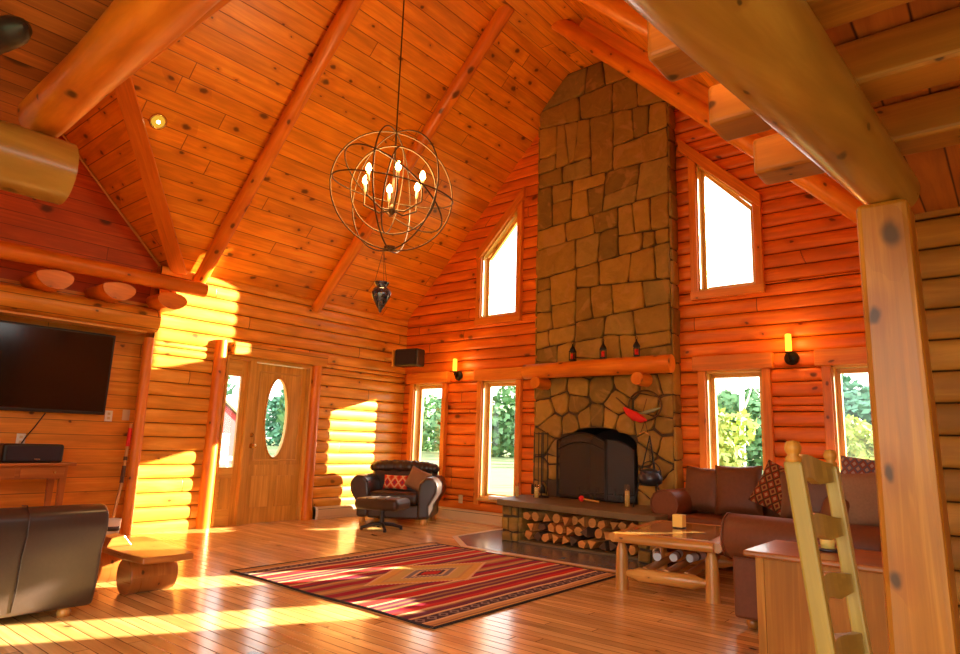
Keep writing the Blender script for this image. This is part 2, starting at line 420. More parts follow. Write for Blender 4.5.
        if bevel:
            w = o.modifiers.new('Weld', 'WELD'); w.merge_threshold = .0002
            b = o.modifiers.new('Bevel', 'BEVEL'); b.width = bevel; b.segments = seg; b.limit_method = 'ANGLE'; b.angle_limit = R(35)
            b.harden_normals = False
        if sub:
            w = o.modifiers.new('Weld', 'WELD'); w.merge_threshold = .0005
            q = o.modifiers.new('Sub', 'SUBSURF'); q.levels = sub; q.render_levels = sub
        return o

def tag(o, label=None, cat=None, group=None, kind=None):
    if label: o['label'] = label
    if cat: o['category'] = cat
    if group: o['group'] = group
    if kind: o['kind'] = kind
    return o
def empty(name, loc=(0, 0, 0), rz=0.0):
    o = bpy.data.objects.new(name, None); COL.objects.link(o); o.location = loc; o.rotation_euler = (0, 0, rz); o.empty_display_size = .1
    return o
def thing(name, label, cat, loc=(0, 0, 0), rz=0.0, group=None): return tag(empty(name, loc, rz), label, cat, group)
def copy_tree(o, parent=None):
    c = o.copy(); COL.objects.link(c)
    if parent is not None: c.parent = parent
    for ch in [x for x in bpy.data.objects if x.parent == o]: copy_tree(ch, c)
    return c

# ------------------------------------------------------------------ room numbers
XL, XR, YG = -7.72, -.45, 7.42
ZE, ZT = 3.05, 6.27            # eave height, flat ridge height
XT1, XT2 = -4.50, -3.67
CH = .158                      # log course
CX0, CX1, CY = -4.96, -3.05, 7.19   # chimney

# ---- floor
mb = MB(); mb.poly([(-12, -3, 0), (3.5, -3, 0), (3.5, YG + .15, 0), (-12, YG + .15, 0)], [(-12, -3), (3.5, -3), (3.5, YG + .15), (-12, YG + .15)])
mb.poly([(-12, -3, -.2), (-12, YG + .15, -.2), (3.5, YG + .15, -.2), (3.5, -3, -.2)], [(0, 0)] * 4)
tag(mb.build('floor', M['floor']), kind='structure')

# ---- log siding strip: half-round course, wall-plane coordinates
def course(mb, a0b, a0t, a1b, a1t, z0, z1, plane, axis, sgn, z_full=CH, depth=.034):
    """one half-log between z0..z1; ends go from a0b (bottom) to a0t (top) and a1b to a1t"""
    K = 8; prev = None; o = random.random() * 20; vo = CH * int(random.random() * 900)
    rows = []
    for i in range(K + 1):
        t = i / K; z = z0 + (z1 - z0) * t
        w = (z - z0) / z_full if z1 - z0 < z_full * .98 else t
        t = .5 - .5 * math.cos(PI * t); z = z0 + (z1 - z0) * t; d = depth * (max(0.0, 1 - abs(2 * t - 1) ** 3.6) ** .5)
        a0 = a0b + (a0t - a0b) * t; a1 = a1b + (a1t - a1b) * t
        if axis == 'x': rows.append(((a0, plane + sgn * d, z), (a1, plane + sgn * d, z)))
        else: rows.append(((plane + sgn * d, a0, z), (plane + sgn * d, a1, z)))
    base = len(mb.v)
    for p, q in rows: mb.v += [p, q]
    L0 = a0b; L1 = a1b
    for i in range(K):
        idx = [base + 2 * i, base + 2 * i + 1, base + 2 * i + 3, base + 2 * i + 2]
        va, vb = vo + min(rows[i][0][2] - z0, CH * .999), vo + min(rows[i + 1][0][2] - z0, CH * .999); u = [(o + L0, va), (o + L1, va), (o + L1, vb), (o + L0, vb)]
        if (axis == 'x') == (sgn > 0): idx = idx[::-1]; u = u[::-1]
        mb.face(idx, u, True)
    # ends
    for e in (0, 1):
        p = [rows[i][e] for i in range(K + 1)]
        b = len(mb.v); mb.v += p; mb.face(list(range(b, b + K + 1)), [(o, vo)] * (K + 1))

def log_wall(name, plane, axis, sgn, zmax, lo, hi, openings, mat, thick=.10, z0=-.04, kind='structure'):
    """lo(z),hi(z): wall ends; openings: list of (a0,a1,zb, f0(z) top function or number)"""
    mb = MB(); zs = []
    z = z0
    while z < zmax - .01: zs.append(z); z += CH
    cuts = set()
    for (a0, a1, zb, zt0, zt1) in openings: cuts.update((zb,)); cuts.update((zt0, zt1))
    for z in zs:
        zz = [z] + sorted(c for c in cuts if z + .012 < c < z + CH - .012) + [min(z + CH, zmax)]
        for i in range(len(zz) - 1):
            b, t = zz[i], zz[i + 1]; mid = (b + t) / 2
            # free intervals, evaluated at b and t
            iv = [(lo(b), lo(t), hi(b), hi(t))]
            for (a0, a1, zb, zt0, zt1) in sorted(openings):
                if mid < zb or mid > max(zt0, zt1): continue
                def edges(zq):
                    if zt0 == zt1: return a0, a1
                    k = (zq - min(zt0, zt1)) / abs(zt1 - zt0); k = min(1, max(0, k))
                    return (a0 + (a1 - a0) * k, a1) if zt1 > zt0 else (a0, a1 - (a1 - a0) * k)
                eb, et = edges(b), edges(t)
                niv = []
                for (p, pt, q, qt) in iv:
                    if eb[0] >= q or eb[1] <= p: niv.append((p, pt, q, qt)); continue
                    if eb[0] > p: niv.append((p, pt, eb[0], et[0]))
                    if eb[1] < q: niv.append((eb[1], et[1], q, qt))
                iv = niv
            for (p, pt, q, qt) in iv:
                if q - p < .01: continue
                # break long logs into lengths with butt joints
                course(mb, p, pt, q, qt, b, t, plane, axis, sgn, CH)
                # flat backing
                if axis == 'x': P = [(p, plane, b), (q, plane, b), (qt, plane, t), (pt, plane, t)]; D = Vector((0, -sgn * thick, 0))
                else: P = [(plane, p, b), (plane, q, b), (plane, qt, t), (plane, pt, t)]; D = Vector((-sgn * thick, 0, 0))
                P = [Vector(x) for x in P]; Q = [x + D for x in P]
                mb.hexa([P[0], P[1], Q[1], Q[0], P[3], P[2], Q[2], Q[3]], along=(1, 0, 0) if axis == 'x' else (0, 1, 0))
    return tag(mb.build(name, mat), kind=kind)

ext = .15
low_w = [(-7.42, -6.80), (-6.02, -5.40), (-2.73, -2.11), (-1.44, -.82)]
ZB, ZH = .34, 2.0
op = [(a, b, ZB, ZH, ZH) for a, b in low_w]
op.append((-4.8, -3.25, -.1, 1.6, 1.6)); op.append((-6.10, -5.44, 2.94, 3.90, 4.55)); op.append((-2.78, -2.13, 2.94, 4.55, 3.90))
def lo_g(z): return XL if z < ZE else XL + (z - ZE)
def hi_g(z): return XR if z < ZE else XR - (z - ZE)
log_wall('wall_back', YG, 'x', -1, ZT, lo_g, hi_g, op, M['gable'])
# left log wall (with the entry opening)
DOOR = (4.27, 5.56, 2.11)
log_wall('wall_left', XL, 'y', 1, ZE + .02, lambda z: 3.34, lambda z: YG, [(DOOR[0], DOOR[1], -.05, DOOR[2], DOOR[2])], M['leftlog'])
# wall under the loft, right of the post, facing the camera
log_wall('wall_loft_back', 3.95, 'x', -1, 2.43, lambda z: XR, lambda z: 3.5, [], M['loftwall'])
mb = MB(); mb.b2((XR, 3.95, 0), (XR + .12, YG, ZE + .05), along=(0, 1, 0)); tag(mb.build('wall_right', M['board']), kind='structure')

# boarded wall with the television, rising into the cross gable
XB = -7.93
mb = MB()
yv, rid = 3.50, 1.35
def bw(poly):
    pts = [(XB, y, z) for y, z in poly]; mb.poly(pts[::-1], [(y, z) for y, z in poly][::-1])
bw([(-.85, 0), (3.50, 0), (3.50, 2.62), (-.85, 2.62)])
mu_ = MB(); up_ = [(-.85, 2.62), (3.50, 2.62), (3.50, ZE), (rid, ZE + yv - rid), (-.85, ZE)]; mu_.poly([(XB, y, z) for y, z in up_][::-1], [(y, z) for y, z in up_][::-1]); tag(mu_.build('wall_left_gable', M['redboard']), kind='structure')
mb.poly([(XB - .1, y, z) for y, z in [(-.85, 0), (3.50, 0), (3.50, ZE), (rid, ZE + yv - rid), (-.85, ZE)]], [(0, 0)] * 5)
mb.b2((XB, 3.34, 0), (XL - .001, 3.50, ZE), along=(0, 0, 1))
tag(mb.build('wall_left_boarded', M['board']), kind='structure')

# walls round the unseen part of the room; wide gap behind the camera left open to add sky fill
mb = MB(); mb.b2((-8.1, -1.35, 0), (-3.0, -1.22, 6.4), along=(1, 0, 0)); tag(mb.build('wall_front', M['board']), kind='structure')
mb = MB(); mb.b2((-3.0, -1.35, 2.7), (3.6, -1.22, 6.4), along=(1, 0, 0)); tag(mb.build('wall_front_upper', M['board']), kind='structure')
mb = MB(); mb.b2((3.5, -1.22, 0), (3.6, 4.05, 2.5), along=(0, 1, 0)); tag(mb.build('wall_side', M['board']), kind='structure')
# ---- ceiling
mb = MB(); S2 = math.sqrt(2)
def slopeL(x, y): return (x, y, ZE + (x - XL))
t = yv - rid
def ceil_poly(pts, uvf):
    mb.poly(pts, [uvf(p) for p in pts])
    up = [(p[0], p[1], p[2] + .12) for p in pts][::-1]; mb.poly(up, [uvf(p) for p in up])
YF = -1.2
uvL = lambda p: (p[1], (p[0] - XL) * S2)
ceil_poly([slopeL(XL - .1, YG + .1), slopeL(XT1, YG + .1), slopeL(XT1, rid), slopeL(XL + t, rid), slopeL(XL, yv), slopeL(XL - .1, yv)], uvL)
ceil_poly([slopeL(XL + t, rid), slopeL(XT1, rid), slopeL(XT1, YF), slopeL(XL, YF), slopeL(XL, rid - t)], uvL)
ceil_poly([(XT1, YG + .1, ZT), (XT2, YG + .1, ZT), (XT2, YF, ZT), (XT1, YF, ZT)], lambda p: (p[1], p[0] + 20))
ceil_poly([(XT2, YG + .1, ZT), (XR + .15, YG + .1, ZE - .15), (XR + .15, YF, ZE - .15), (XT2, YF, ZT)], lambda p: (p[1], p[0] * S2 + 40))
# cross gable planes
uvC = lambda p: (p[0], p[1] * S2)
ceil_poly([(XB, yv, ZE), (XL, yv, ZE), (XL + t, rid, ZE + t), (XB, rid, ZE + t)], uvC)
ceil_poly([(XB, rid, ZE + t), (XL + t, rid, ZE + t), (XL, rid - t, ZE), (XB, rid - t, ZE)], uvC)
tag(mb.build('ceiling', M['ceil']), kind='structure')

# valley board and rake strip of the cross gable
mb = MB()
A, B = Vector((XL, yv, ZE)), Vector((XL + t, rid, ZE + t)); d = (B - A).normalized()
side = Vector((1, 1, 0)).normalized()
n_ = side.cross(d).normalized()
if n_.z > 0: n_ = -n_
P = []
for q in (A, B):
    P += [q - side * .0 + n_ * .0, q + side * .16 + n_ * .045, q + side * .16 + n_ * .075, q + n_ * .06 - side * .03]
mb.hexa([P[0], P[1], P[2], P[3], P[4], P[5], P[6], P[7]], along=d)
tag(mb.build('trim_1', M['trim'], bevel=.004), kind='structure')
mb = MB()
a, b = Vector((XB + .02, yv - .02, ZE - .02)), Vector((XB + .02, rid, ZE + t - .02))
mb.tube([a, b], .016, 6); tag(mb.build('trim_2', M['table']), kind='structure')
# inside corner post between board wall and log wall
mb = MB(); mb.log((XL + .01, 3.30, 0), (XL + .01, 3.30, 2.19), .06, .055, jit=.04); tag(mb.build('trim_3', M['trim']), kind='structure')

# ------------------------------------------------------------------ windows
def window(n, a, b, zb, zl, zr, hdr=True):
    """gable window in opening a..b; zl/zr: head heights at left / right"""
    w = empty(f'window_{n}', ((a + b) / 2, YG, zb)); w['kind'] = 'structure'
    O = w.location.copy()
    def B(mbx, name, mat, **kw):
        ob = mbx.build(name, mat, w, loc=None, **kw); ob.location = -O; return ob
    y0, y1 = YG - .055, YG + .10
    T = .02
    slant = abs(zl - zr) > .01
    # jamb lining (frame through the wall)
    m = MB()
    def bar(p, q, th, ya, yb, inward):
        p, q, i = Vector(p), Vector(q), Vector(inward).normalized() * th
        c = [(p.x, p.z), (q.x, q.z), (q.x + i.x, q.z + i.z), (p.x + i.x, p.z + i.z)]
        P = [(x, ya, z) for x, z in c] + [(x, yb, z) for x, z in c]
        m.hexa(P, along=(q - p).normalized())
    hd = Vector((b - a, 0, zr - zl)).normalized(); hn = Vector((hd.z, 0, -hd.x))
    bar((a, 0, zb), (a, 0, zl), T, y0, y1, (1, 0, 0)); bar((b, 0, zb), (b, 0, zr), T, y0, y1, (-1, 0, 0))
    bar((a, 0, zb), (b, 0, zb), T, y0 - .01, y1, (0, 0, 1)); bar((a, 0, zl), (b, 0, zr), T, y0, y1, hn)
    B(m, 'jamb', M['jamb'])
    # sash
    m = MB(); s_ = .045; ya, yb = YG + .045, YG + .09
    a2, b2 = a + T, b - T
    sl = (zr - zl) / (b - a)
    bar((a2, 0, zb + T), (a2, 0, zl - T + sl * T), s_, ya, yb, (1, 0, 0)); bar((b2, 0, zb + T), (b2, 0, zr - T - sl * T), s_, ya, yb, (-1, 0, 0))
    bar((a2, 0, zb + T), (b2, 0, zb + T), s_, ya, yb, (0, 0, 1)); bar((a2, 0, zl - T * 1.2), (b2, 0, zr - T * 1.2), s_, ya, yb, hn)
    B(m, 'sash', M['jamb'], bevel=.004)
    m = MB(); m.poly([(a2, YG + .07, zb + T), (b2, YG + .07, zb + T), (b2, YG + .07, zr - T), (a2, YG + .07, zl - T)], [(0, 0)] * 4)
    B(m, 'glass_pane', M['glass'])
    # casings
    cw, ct = .085, .03; yc0, yc1 = YG - .095, YG - .03
    for x0, x1, zt in ((a - cw, a, zl), (b, b + cw, zr)):
        m = MB(); zt2 = zt
        if slant:
            s0 = zl + sl * (x0 - a); s1 = zl + sl * (x1 - a)
            P = [(x0, yc0, zb - .02), (x1, yc0, zb - .02), (x1, yc1, zb - .02), (x0, yc1, zb - .02), (x0, yc0, s0), (x1, yc0, s1), (x1, yc1, s1), (x0, yc1, s0)]
            m.hexa(P, along=(0, 0, 1))
        else: m.b2((x0, yc0, zb - .09), (x1, yc1, zt2), along=(0, 0, 1))
        B(m, 'side_casing', M['trim'], bevel=.006)
    m = MB()
    if slant:
        e0, e1 = a - .12, b + .12; hh = .17
        if zl > zr: e1 = b + .09; e0 = a - .2
        else: e0 = a - .09; e1 = b + .12
        z_ = lambda x: zl + sl * (x - a)
        P = [(e0, yc0 - .015, z_(e0)), (e1, yc0 - .015, z_(e1)), (e1, yc1, z_(e1)), (e0, yc1, z_(e0)), (e0, yc0 - .015, z_(e0) + hh), (e1, yc0 - .015, z_(e1) + hh), (e1, yc1, z_(e1) + hh), (e0, yc1, z_(e0) + hh)]
        m.hexa(P, along=hd)
        B(m, 'head_casing', M['trim'], bevel=.006)
        m = MB(); m.b2((a - .09, yc0 - .01, zb - .1), (b + .09, yc1, zb - .0), along=(1, 0, 0)); B(m, 'sill', M['trim'], bevel=.006)
    else:
        m.b2((a - .14, yc0 - .02, zl), (b + .12, yc1, zl + .17), along=(1, 0, 0)); B(m, 'head_casing', M['trim'], bevel=.008)
        m = MB(); m.b2((a - .02, yc0 - .01, zb - .03), (b + .02, yc1, zb + .0), along=(1, 0, 0)); B(m, 'sill', M['jamb'], bevel=.004)
    return w
for i, (a, b) in enumerate(low_w): window(i + 1, a, b, ZB, ZH, ZH)
window(5, -6.10, -5.44, 2.94, 3.90, 4.55)
window(6, -2.78, -2.13, 2.94, 4.55, 3.90)

# ------------------------------------------------------------------ door with sidelight (left wall)
d = empty('door_1', (XL, 4.9, 0)); d['kind'] = 'structure'; DO = d.location.copy()
def D(m, name, mat, parent=None, lab=None, **kw):
    ob = m.build(name, mat, parent or d, **kw)
    if parent is None: ob.location = -DO
    if lab: ob['label'] = lab
    return ob
XD = XL - .02            # inner face of the leaf
# frame
m = MB()
y0, ym, y1, zt = DOOR[0], 4.66, DOOR[1], DOOR[2]
for ya, yb in ((y0, y0 + .03), (4.60, 4.685), (y1 - .035, y1)): m.b2((XL - .13, ya, 0), (XL + .05, yb, zt), along=(0, 0, 1))
m.b2((XL - .13, y0 + .03, zt - .04), (XL + .05, y1 - .035, zt), along=(0, 1, 0))
D(m, 'door_frame', M['door'], bevel=.004)
# sidelight
m = MB(); ya, yb = y0 + .03, 4.60
m.b2((XD - .04, ya, 0), (XD, ya + .035, 2.07), along=(0, 0, 1)); m.b2((XD - .04, yb - .075, 0), (XD, yb, 2.07), along=(0, 0, 1))
m.b2((XD - .04, ya + .035, 1.86), (XD, yb - .075, 2.07), along=(0, 1, 0)); m.b2((XD - .04, ya + .035, .10 - .1), (XD, yb - .075, .71), along=(0, 1, 0))
sl = D(m, 'sidelight_panel', M['door'], bevel=.004)
m = MB(); m.b2((XD, ya + .06, .2), (XD + .012, yb - .09, .58), along=(0, 0, 1)); D(m, 'raised_panel', M['door'], sl, bevel=.008)
m = MB(); m.poly([(XD - .02, ya + .035, .71), (XD - .02, yb - .075, .71), (XD - .02, yb - .075, 1.86), (XD - .02, ya + .035, 1.86)], [(0, 0)] * 4); D(m, 'sidelight_glass', M['glass'])
# leaf with oval hole: ring polygons
m = MB(); la, lb, lz = 4.69, y1 - .04, 2.06; oc, oz, ra, rb = 5.085, 1.36, .165, .52
N = 40; fx, bx_ = XD, XD - .045
ring = [(oc + ra * math.cos(2 * PI * k / N), oz + rb * math.sin(2 * PI * k / N)) for k in range(N)]
def rectpt(k):
    a = 2 * PI * k / N; c, s_ = math.cos(a), math.sin(a)
    hy = (lb - oc) if c > 0 else (oc - la); hz = (lz - oz) if s_ > 0 else (oz - .74)
    q = min(hy / max(abs(c), 1e-6), hz / max(abs(s_), 1e-6)); return (oc + c * q, oz + s_ * q)
outr = [rectpt(k) for k in range(N)]
corners = [(lb, lz), (la, lz), (la, .74), (lb, .74)]
for k in range(N):
    k2 = (k + 1) % N; A1, A2, B1, B2 = ring[k], ring[k2], outr[k], outr[k2]
    q = [A1, B1, B2, A2]
    for c in corners:
        if (abs(B1[0] - c[0]) < 1e-4 and abs(B2[1] - c[1]) < 1e-4 and abs(B2[0] - c[0]) > 1e-4 and abs(B1[1] - c[1]) > 1e-4) or (abs(B2[0] - c[0]) < 1e-4 and abs(B1[1] - c[1]) < 1e-4 and abs(B1[0] - c[0]) > 1e-4 and abs(B2[1] - c[1]) > 1e-4):
            q = [A1, B1, c, B2, A2]
    for x, rv in ((fx, False), (bx_, True)):
        pts = [(x, y, z) for y, z in q]; uv = [(z, y * 1.0) for y, z in q]
        if rv: pts = pts[::-1]; uv = uv[::-1]
        m.poly(pts, uv)
    m.poly([(fx, *A1), (fx, *A2), (bx_, *A2), (bx_, *A1)], [(0, 0), (.1, 0), (.1, .04), (0, .04)], True)
m.b2((bx_, la, .001), (fx, lb, .74), along=(0, 0, 1))
leaf = D(m, 'door_leaf', M['door'])
m = MB(); m.tube([(XD + .006, y, z) for y, z in [(oc + (ra + .012) * math.cos(2 * PI * k / N), oz + (rb + .012) * math.sin(2 * PI * k / N)) for k in range(N)]], .013, 6, close=True)
D(m, 'oval_moulding', M['door'], leaf)
m = MB(); m.poly([(XD - .022, y, z) for y, z in ring], [(0, 0)] * N); D(m, 'oval_glass', M['glass'], leaf)
for ya, yb in ((la + .10, oc - .03), (oc + .07, lb - .08)):
    m = MB(); m.b2((XD, ya, .20), (XD + .014, yb, .60), along=(0, 0, 1)); D(m, 'raised_panel', M['door'], leaf, bevel=.01)
m = MB(); 
for q in ([(la + .10, .80), (la + .10, 1.95), (lb - .08, 1.95), (lb - .08, .80)],):
    for i in range(4):
        a, b = q[i], q[(i + 1) % 4]; m.tube([(XD + .004, *a), (XD + .004, *b)], .011, 6)
D(m, 'panel_moulding', M['door'], leaf)
m = MB(); m.lathe([(.0, 0), (.026, .004), (.03, .02), (.012, .03), (.012, .055), (.028, .075), (.028, .1), (0, .112)], n=14)
kn = m.build('door_handle', M['brass'], leaf); kn.rotation_euler = (0, R(90), 0); kn.location = (XD, la + .045, .98)
m = MB(); m.lathe([(.03, 0), (.03, .012), (.012, .016), (.012, .03), (0, .032)], n=14)
kn = m.build('deadbolt', M['brass'], leaf); kn.rotation_euler = (0, R(90), 0); kn.location = (XD, la + .045, 1.12)
# casings: split log posts and head board
for y, z, r in ((4.17, 2.28, .085), (5.64, 2.12, .08)):
    m = MB(); m.log((XL + .035, y, 0), (XL + .035, y, z), r, r * .92, jit=.06); D(m, 'log_casing', M['log'])
m = MB(); m.b2((XL + .03, 4.30, 2.115), (XL + .13, 5.77, 2.285), along=(0, 1, 0)); D(m, 'head_board', M['leftlog'], bevel=.02)

# ------------------------------------------------------------------ chimney
def clip(poly, nx, ny, c):   # keep nx*x+ny*y<=c
    out = []
    for i in range(len(poly)):
        p, q = poly[i], poly[(i + 1) % len(poly)]
        dp, dq = nx * p[0] + ny * p[1] - c, nx * q[0] + ny * q[1] - c
        if dp <= 0: out.append(p)
        if dp * dq < 0:
            t_ = dp / (dp - dq); out.append((p[0] + (q[0] - p[0]) * t_, p[1] + (q[1] - p[1]) * t_))
    return out
OX0, OX1, OZ0, OZS, OZC = -4.56, -3.50, .47, 1.13, 1.34   # fire opening: sides, base, spring, crown
sites = [(-4.78,5.0),(-4.62,5.62),(-4.3,6.0),(-4.1,6.15),(-3.75,6.1),(-3.98,5.62),(-4.55,5.15),(-4.42,5.05),(-3.62,5.72),(-3.28,5.75),(-3.2,5.35),(-3.95,5.05),(-4.3,5.08),(-3.63,5.12),(-3.38,5.2),(-3.42,4.88),(-4.9,5.2),(-4.72,4.78),(-4.4,4.72),(-4.2,4.58),(-4.6,4.5),(-4.85,4.3),(-4.55,4.28),(-4.28,4.28),(-3.8,4.5),(-4.05,4.38),(-3.3,4.45),(-3.6,4.22),(-4.72,3.95),(-4.3,3.95),(-3.85,3.95),(-3.6,4.0),(-3.42,3.85),(-3.15,3.9),(-4.55,3.55),(-4.15,3.7),(-3.85,3.6),(-3.5,3.62),(-3.3,3.55),(-3.15,3.62),(-4.85,3.35),(-4.6,3.12),(-4.2,3.3),(-3.8,3.25),(-3.35,3.3),(-3.12,3.25),(-4.9,3.0),(-4.2,3.0),(-4.02,2.85),(-3.6,2.92),(-3.18,2.95),(-4.85,2.75),(-4.55,2.8),(-4.1,2.6),(-3.7,2.65),(-4.9,2.5),(-4.6,2.5),(-3.35,2.55),(-4.9,2.28),(-4.5,2.3),(-4.1,2.3),(-3.8,2.3),(-3.4,2.38),(-3.2,2.2),(-4.75,2.12),(-4.2,2.12),(-3.6,2.12),(-4.85,1.85),(-4.62,1.88),(-4.3,1.85),(-3.98,1.82),(-3.6,1.88),(-3.3,1.85),(-3.12,1.9),(-4.8,1.55),(-4.55,1.65),(-4.32,1.63),(-3.75,1.62),(-3.35,1.6),(-3.12,1.55),(-4.68,1.38),(-4.82,1.12),(-4.82,.8),(-4.85,.5),(-4.65,.55),(-4.66,.95),(-3.3,1.2),(-3.12,1.15),(-3.25,.85),(-3.1,.7),(-3.38,.6),(-3.2,.45),(-3.4,1.42),(-3.15,1.38),(-4.8,.2),(-3.2,.15)]
# voussoirs: pairs of sites mirrored over the opening outline
pairs = []
cxm = (OX0 + OX1) / 2
arch = [(-4.38, 1.27, .12), (-4.2, 1.33, .11), (-4.03, 1.345, .11), (-3.86, 1.33, .11), (-3.68, 1.27, .12)]
for x, z, o_ in arch:
    nx, nz = (x - cxm) * .45, 1.0; l = math.hypot(nx, nz); nx /= l; nz /= l
    sites.append((x + nx * o_, z + nz * o_)); pairs.append((x - nx * o_, z - nz * o_))
for z in (.55, .8, 1.0, 1.15):
    for xx, sg in ((OX0, -1), (OX1, 1)):
        if z < 1.1: sites.append((xx + sg * .09, z)); pairs.append((xx - sg * .09, z))
sites = [s_ for s_ in sites if not (OX0 - .02 < s_[0] < OX1 + .02 and s_[1] < 1.25)]
allp = sites + pairs
rs = random.Random(4)
stone_faces_rnd = []
mb = MB()
def stone_poly(mbx, poly, plane, frame, rnd, lift):
    n = len(poly); cx = sum(p[0] for p in poly) / n; cz = sum(p[1] for p in poly) / n
    def ins(p, g_): 
        d_ = math.hypot(p[0] - cx, p[1] - cz); k = max(.3, 1 - g_ / max(d_, .02)); return (cx + (p[0] - cx) * k, cz + (p[1] - cz) * k)
    # subdivide edges with wobble, round corners a little
    pts = []
    for i in range(n):
        p, q = poly[i], poly[(i + 1) % n]; L = math.hypot(q[0] - p[0], q[1] - p[1])
        k = max(1, int(L / .07))
        for j in range(k):
            t_ = j / k; w = rs.uniform(-.007, .007); x = p[0] + (q[0] - p[0]) * t_ + w; z = p[1] + (q[1] - p[1]) * t_ + rs.uniform(-.007, .007)
            if j == 0: x, z = ins((x, z), .012)
            pts.append((x, z))
    r0 = [ins(p, .006) for p in pts]; r1 = [ins(p, .015) for p in pts]; r2 = [ins(p, .05) for p in pts]
    tx, tz = rs.uniform(-.035, .035), rs.uniform(-.035, .035)
    def P3(p, h): 
        return frame(p[0], p[1], h)
    hh = lambda p, b: b + tx * (p[0] - cx) + tz * (p[1] - cz)
    rows = [[P3(p, 0) for p in r0], [P3(p, lift * .6) for p in r0], [P3(p, hh(p, lift * .93)) for p in r1], [P3(p, hh(p, lift) + rs.uniform(-.004, .004)) for p in r2]]
    b = len(mbx.v); k = len(pts)
    for r_ in rows: mbx.v += r_
    cnt = 0
    for i in range(3):
        for j in range(k):
            j2 = (j + 1) % k
            mbx.face([b + i * k + j, b + i * k + j2, b + (i + 1) * k + j2, b + (i + 1) * k + j], [(0, 0)] * 4, i > 0); cnt += 1
    mbx.face([b + 3 * k + j for j in range(k)], [(0, 0)] * k, True); cnt += 1
    stone_faces_rnd.extend([rnd] * cnt)
def frame_front(x, z, h): return (x, CY - h, z)
def guill(poly, pts):
    if len(pts) == 1: upper_cells.append(poly); return
    best = None
    for ax in (0, 1):
        q = sorted(pts, key=lambda p: p[ax]); 
        for i in range(1, len(q)):
            gap = (q[i][ax] - q[i - 1][ax]) * (1.0 if ax else .9)
            bal = min(i, len(q) - i) / len(q); sc_ = gap * (.35 + bal)
            if best is None or sc_ > best[0]: best = (sc_, ax, (q[i][ax] + q[i - 1][ax]) / 2, q[:i], q[i:])
    _, ax, c, A_, B_ = best
    tl = rs.uniform(-.14, .14)
    mx_ = sum(p[1 - ax] for p in pts) / len(pts)
    n_ = (1, tl) if ax == 0 else (tl, 1); cc = c * 1 + tl * mx_
    guill(clip(poly, n_[0], n_[1], cc), A_); guill(clip(poly, -n_[0], -n_[1], -cc), B_)
upper_cells = []
ZSPL = 1.98
guill([(CX0, ZSPL), (CX1, ZSPL), (CX1, ZT + .0), (CX0, ZT + .0)], [p for p in sites if p[1] > ZSPL])
for poly in upper_cells:
    poly = clip(poly, -1, 1, ZE - XL); poly = clip(poly, 1, 1, ZE + XR); poly = clip(poly, 0, 1, ZT - .01)
    if len(poly) >= 3: stone_poly(mb, poly, 0, frame_front, rs.random(), rs.uniform(.02, .038))
for i, s_ in enumerate(sites):
    poly = [(CX0, .0), (CX1, .0), (CX1, ZT), (CX0, ZT)]
    poly = clip(poly, -1, 1, ZE - XL); poly = clip(poly, 1, 1, ZE + XR)     # under the roof slopes
    poly = clip(poly, 0, 1, ZSPL)
    for j, q in enumerate(allp):
        if j == i: continue
        nx, nz = q[0] - s_[0], q[1] - s_[1]
        c = (q[0] ** 2 + q[1] ** 2 - s_[0] ** 2 - s_[1] ** 2) / 2
        poly = clip(poly, nx, nz, c)
        if len(poly) < 3: break
    if len(poly) >= 3: stone_poly(mb, poly, 0, frame_front, rs.random(), rs.uniform(.02, .04))
# side facing the room's right (and left)
def frame_right(y, z, h): return (CX1 + h, y, z)
def frame_left(y, z, h): return (CX0 - h, y, z)
for fr in (frame_right, frame_left):
    z = 0.0
    while z < 5.5:
        hgt = rs.uniform(.14, .42); z1_ = min(z + hgt, ZE + (XR - CX1) - .02)
        if z1_ - z > .05:
            pl = [(CY - .02, z), (YG - .03, z), (YG - .03, z1_), (CY - .02, z1_)]
            if fr is frame_left: pl = pl[::-1]
            stone_poly(mb, pl, 0, fr, rs.random(), rs.uniform(.015, .03))
        z += hgt
ch_root = tag(empty('chimney', ((CX0 + CX1) / 2, CY, 0)), 'tall fieldstone chimney with an arched fireplace rising to the ceiling ridge', 'fireplace')
CO = ch_root.location.copy()
o = mb.build('stone_facing', M['stone'], ch_root); o.location = -CO
at = o.data.attributes.new('rnd', 'FLOAT', 'FACE'); at.data.foreach_set('value', stone_faces_rnd)
# core with the firebox: outline polygon with the opening
m = MB()
arc = [(OX1, OZS)] + [(cxm + (OX1 - cxm) * math.cos(PI * k / 14), OZS + (OZC - OZS) * math.sin(PI * k / 14)) for k in range(1, 14)] + [(OX0, OZS)]
zr_l, zr_r = ZE + (CX0 - XL), ZE + (XR - CX1)
top = [(CX0, min(zr_l, ZT)), (XT1, ZT), (XT2, ZT), (CX1, zr_r)]
yf = CY
def fq(pts): m.poly([(x, yf, z) for x, z in pts], [(0, 0)] * len(pts))
fq([(CX0, 0), (OX0, 0), (OX0, OZS), (CX0, OZS)]); fq([(OX1, 0), (CX1, 0), (CX1, OZS), (OX1, OZS)]); fq([(OX0, 0), (OX1, 0), (OX1, OZ0 - .03), (OX0, OZ0 - .03)])
al = arc[::-1]
for i in range(len(al) - 1): fq([al[i], al[i + 1], (al[i + 1][0], 1.5), (al[i][0], 1.5)])
fq([(CX0, OZS), (OX0, OZS), (OX0, 1.5), (CX0, 1.5)]); fq([(OX1, OZS), (CX1, OZS), (CX1, 1.5), (OX1, 1.5)])
fq([(CX0, 1.5), (CX1, 1.5), (CX1, zr_r), (XT2, ZT), (XT1, ZT), (CX0, zr_l)])
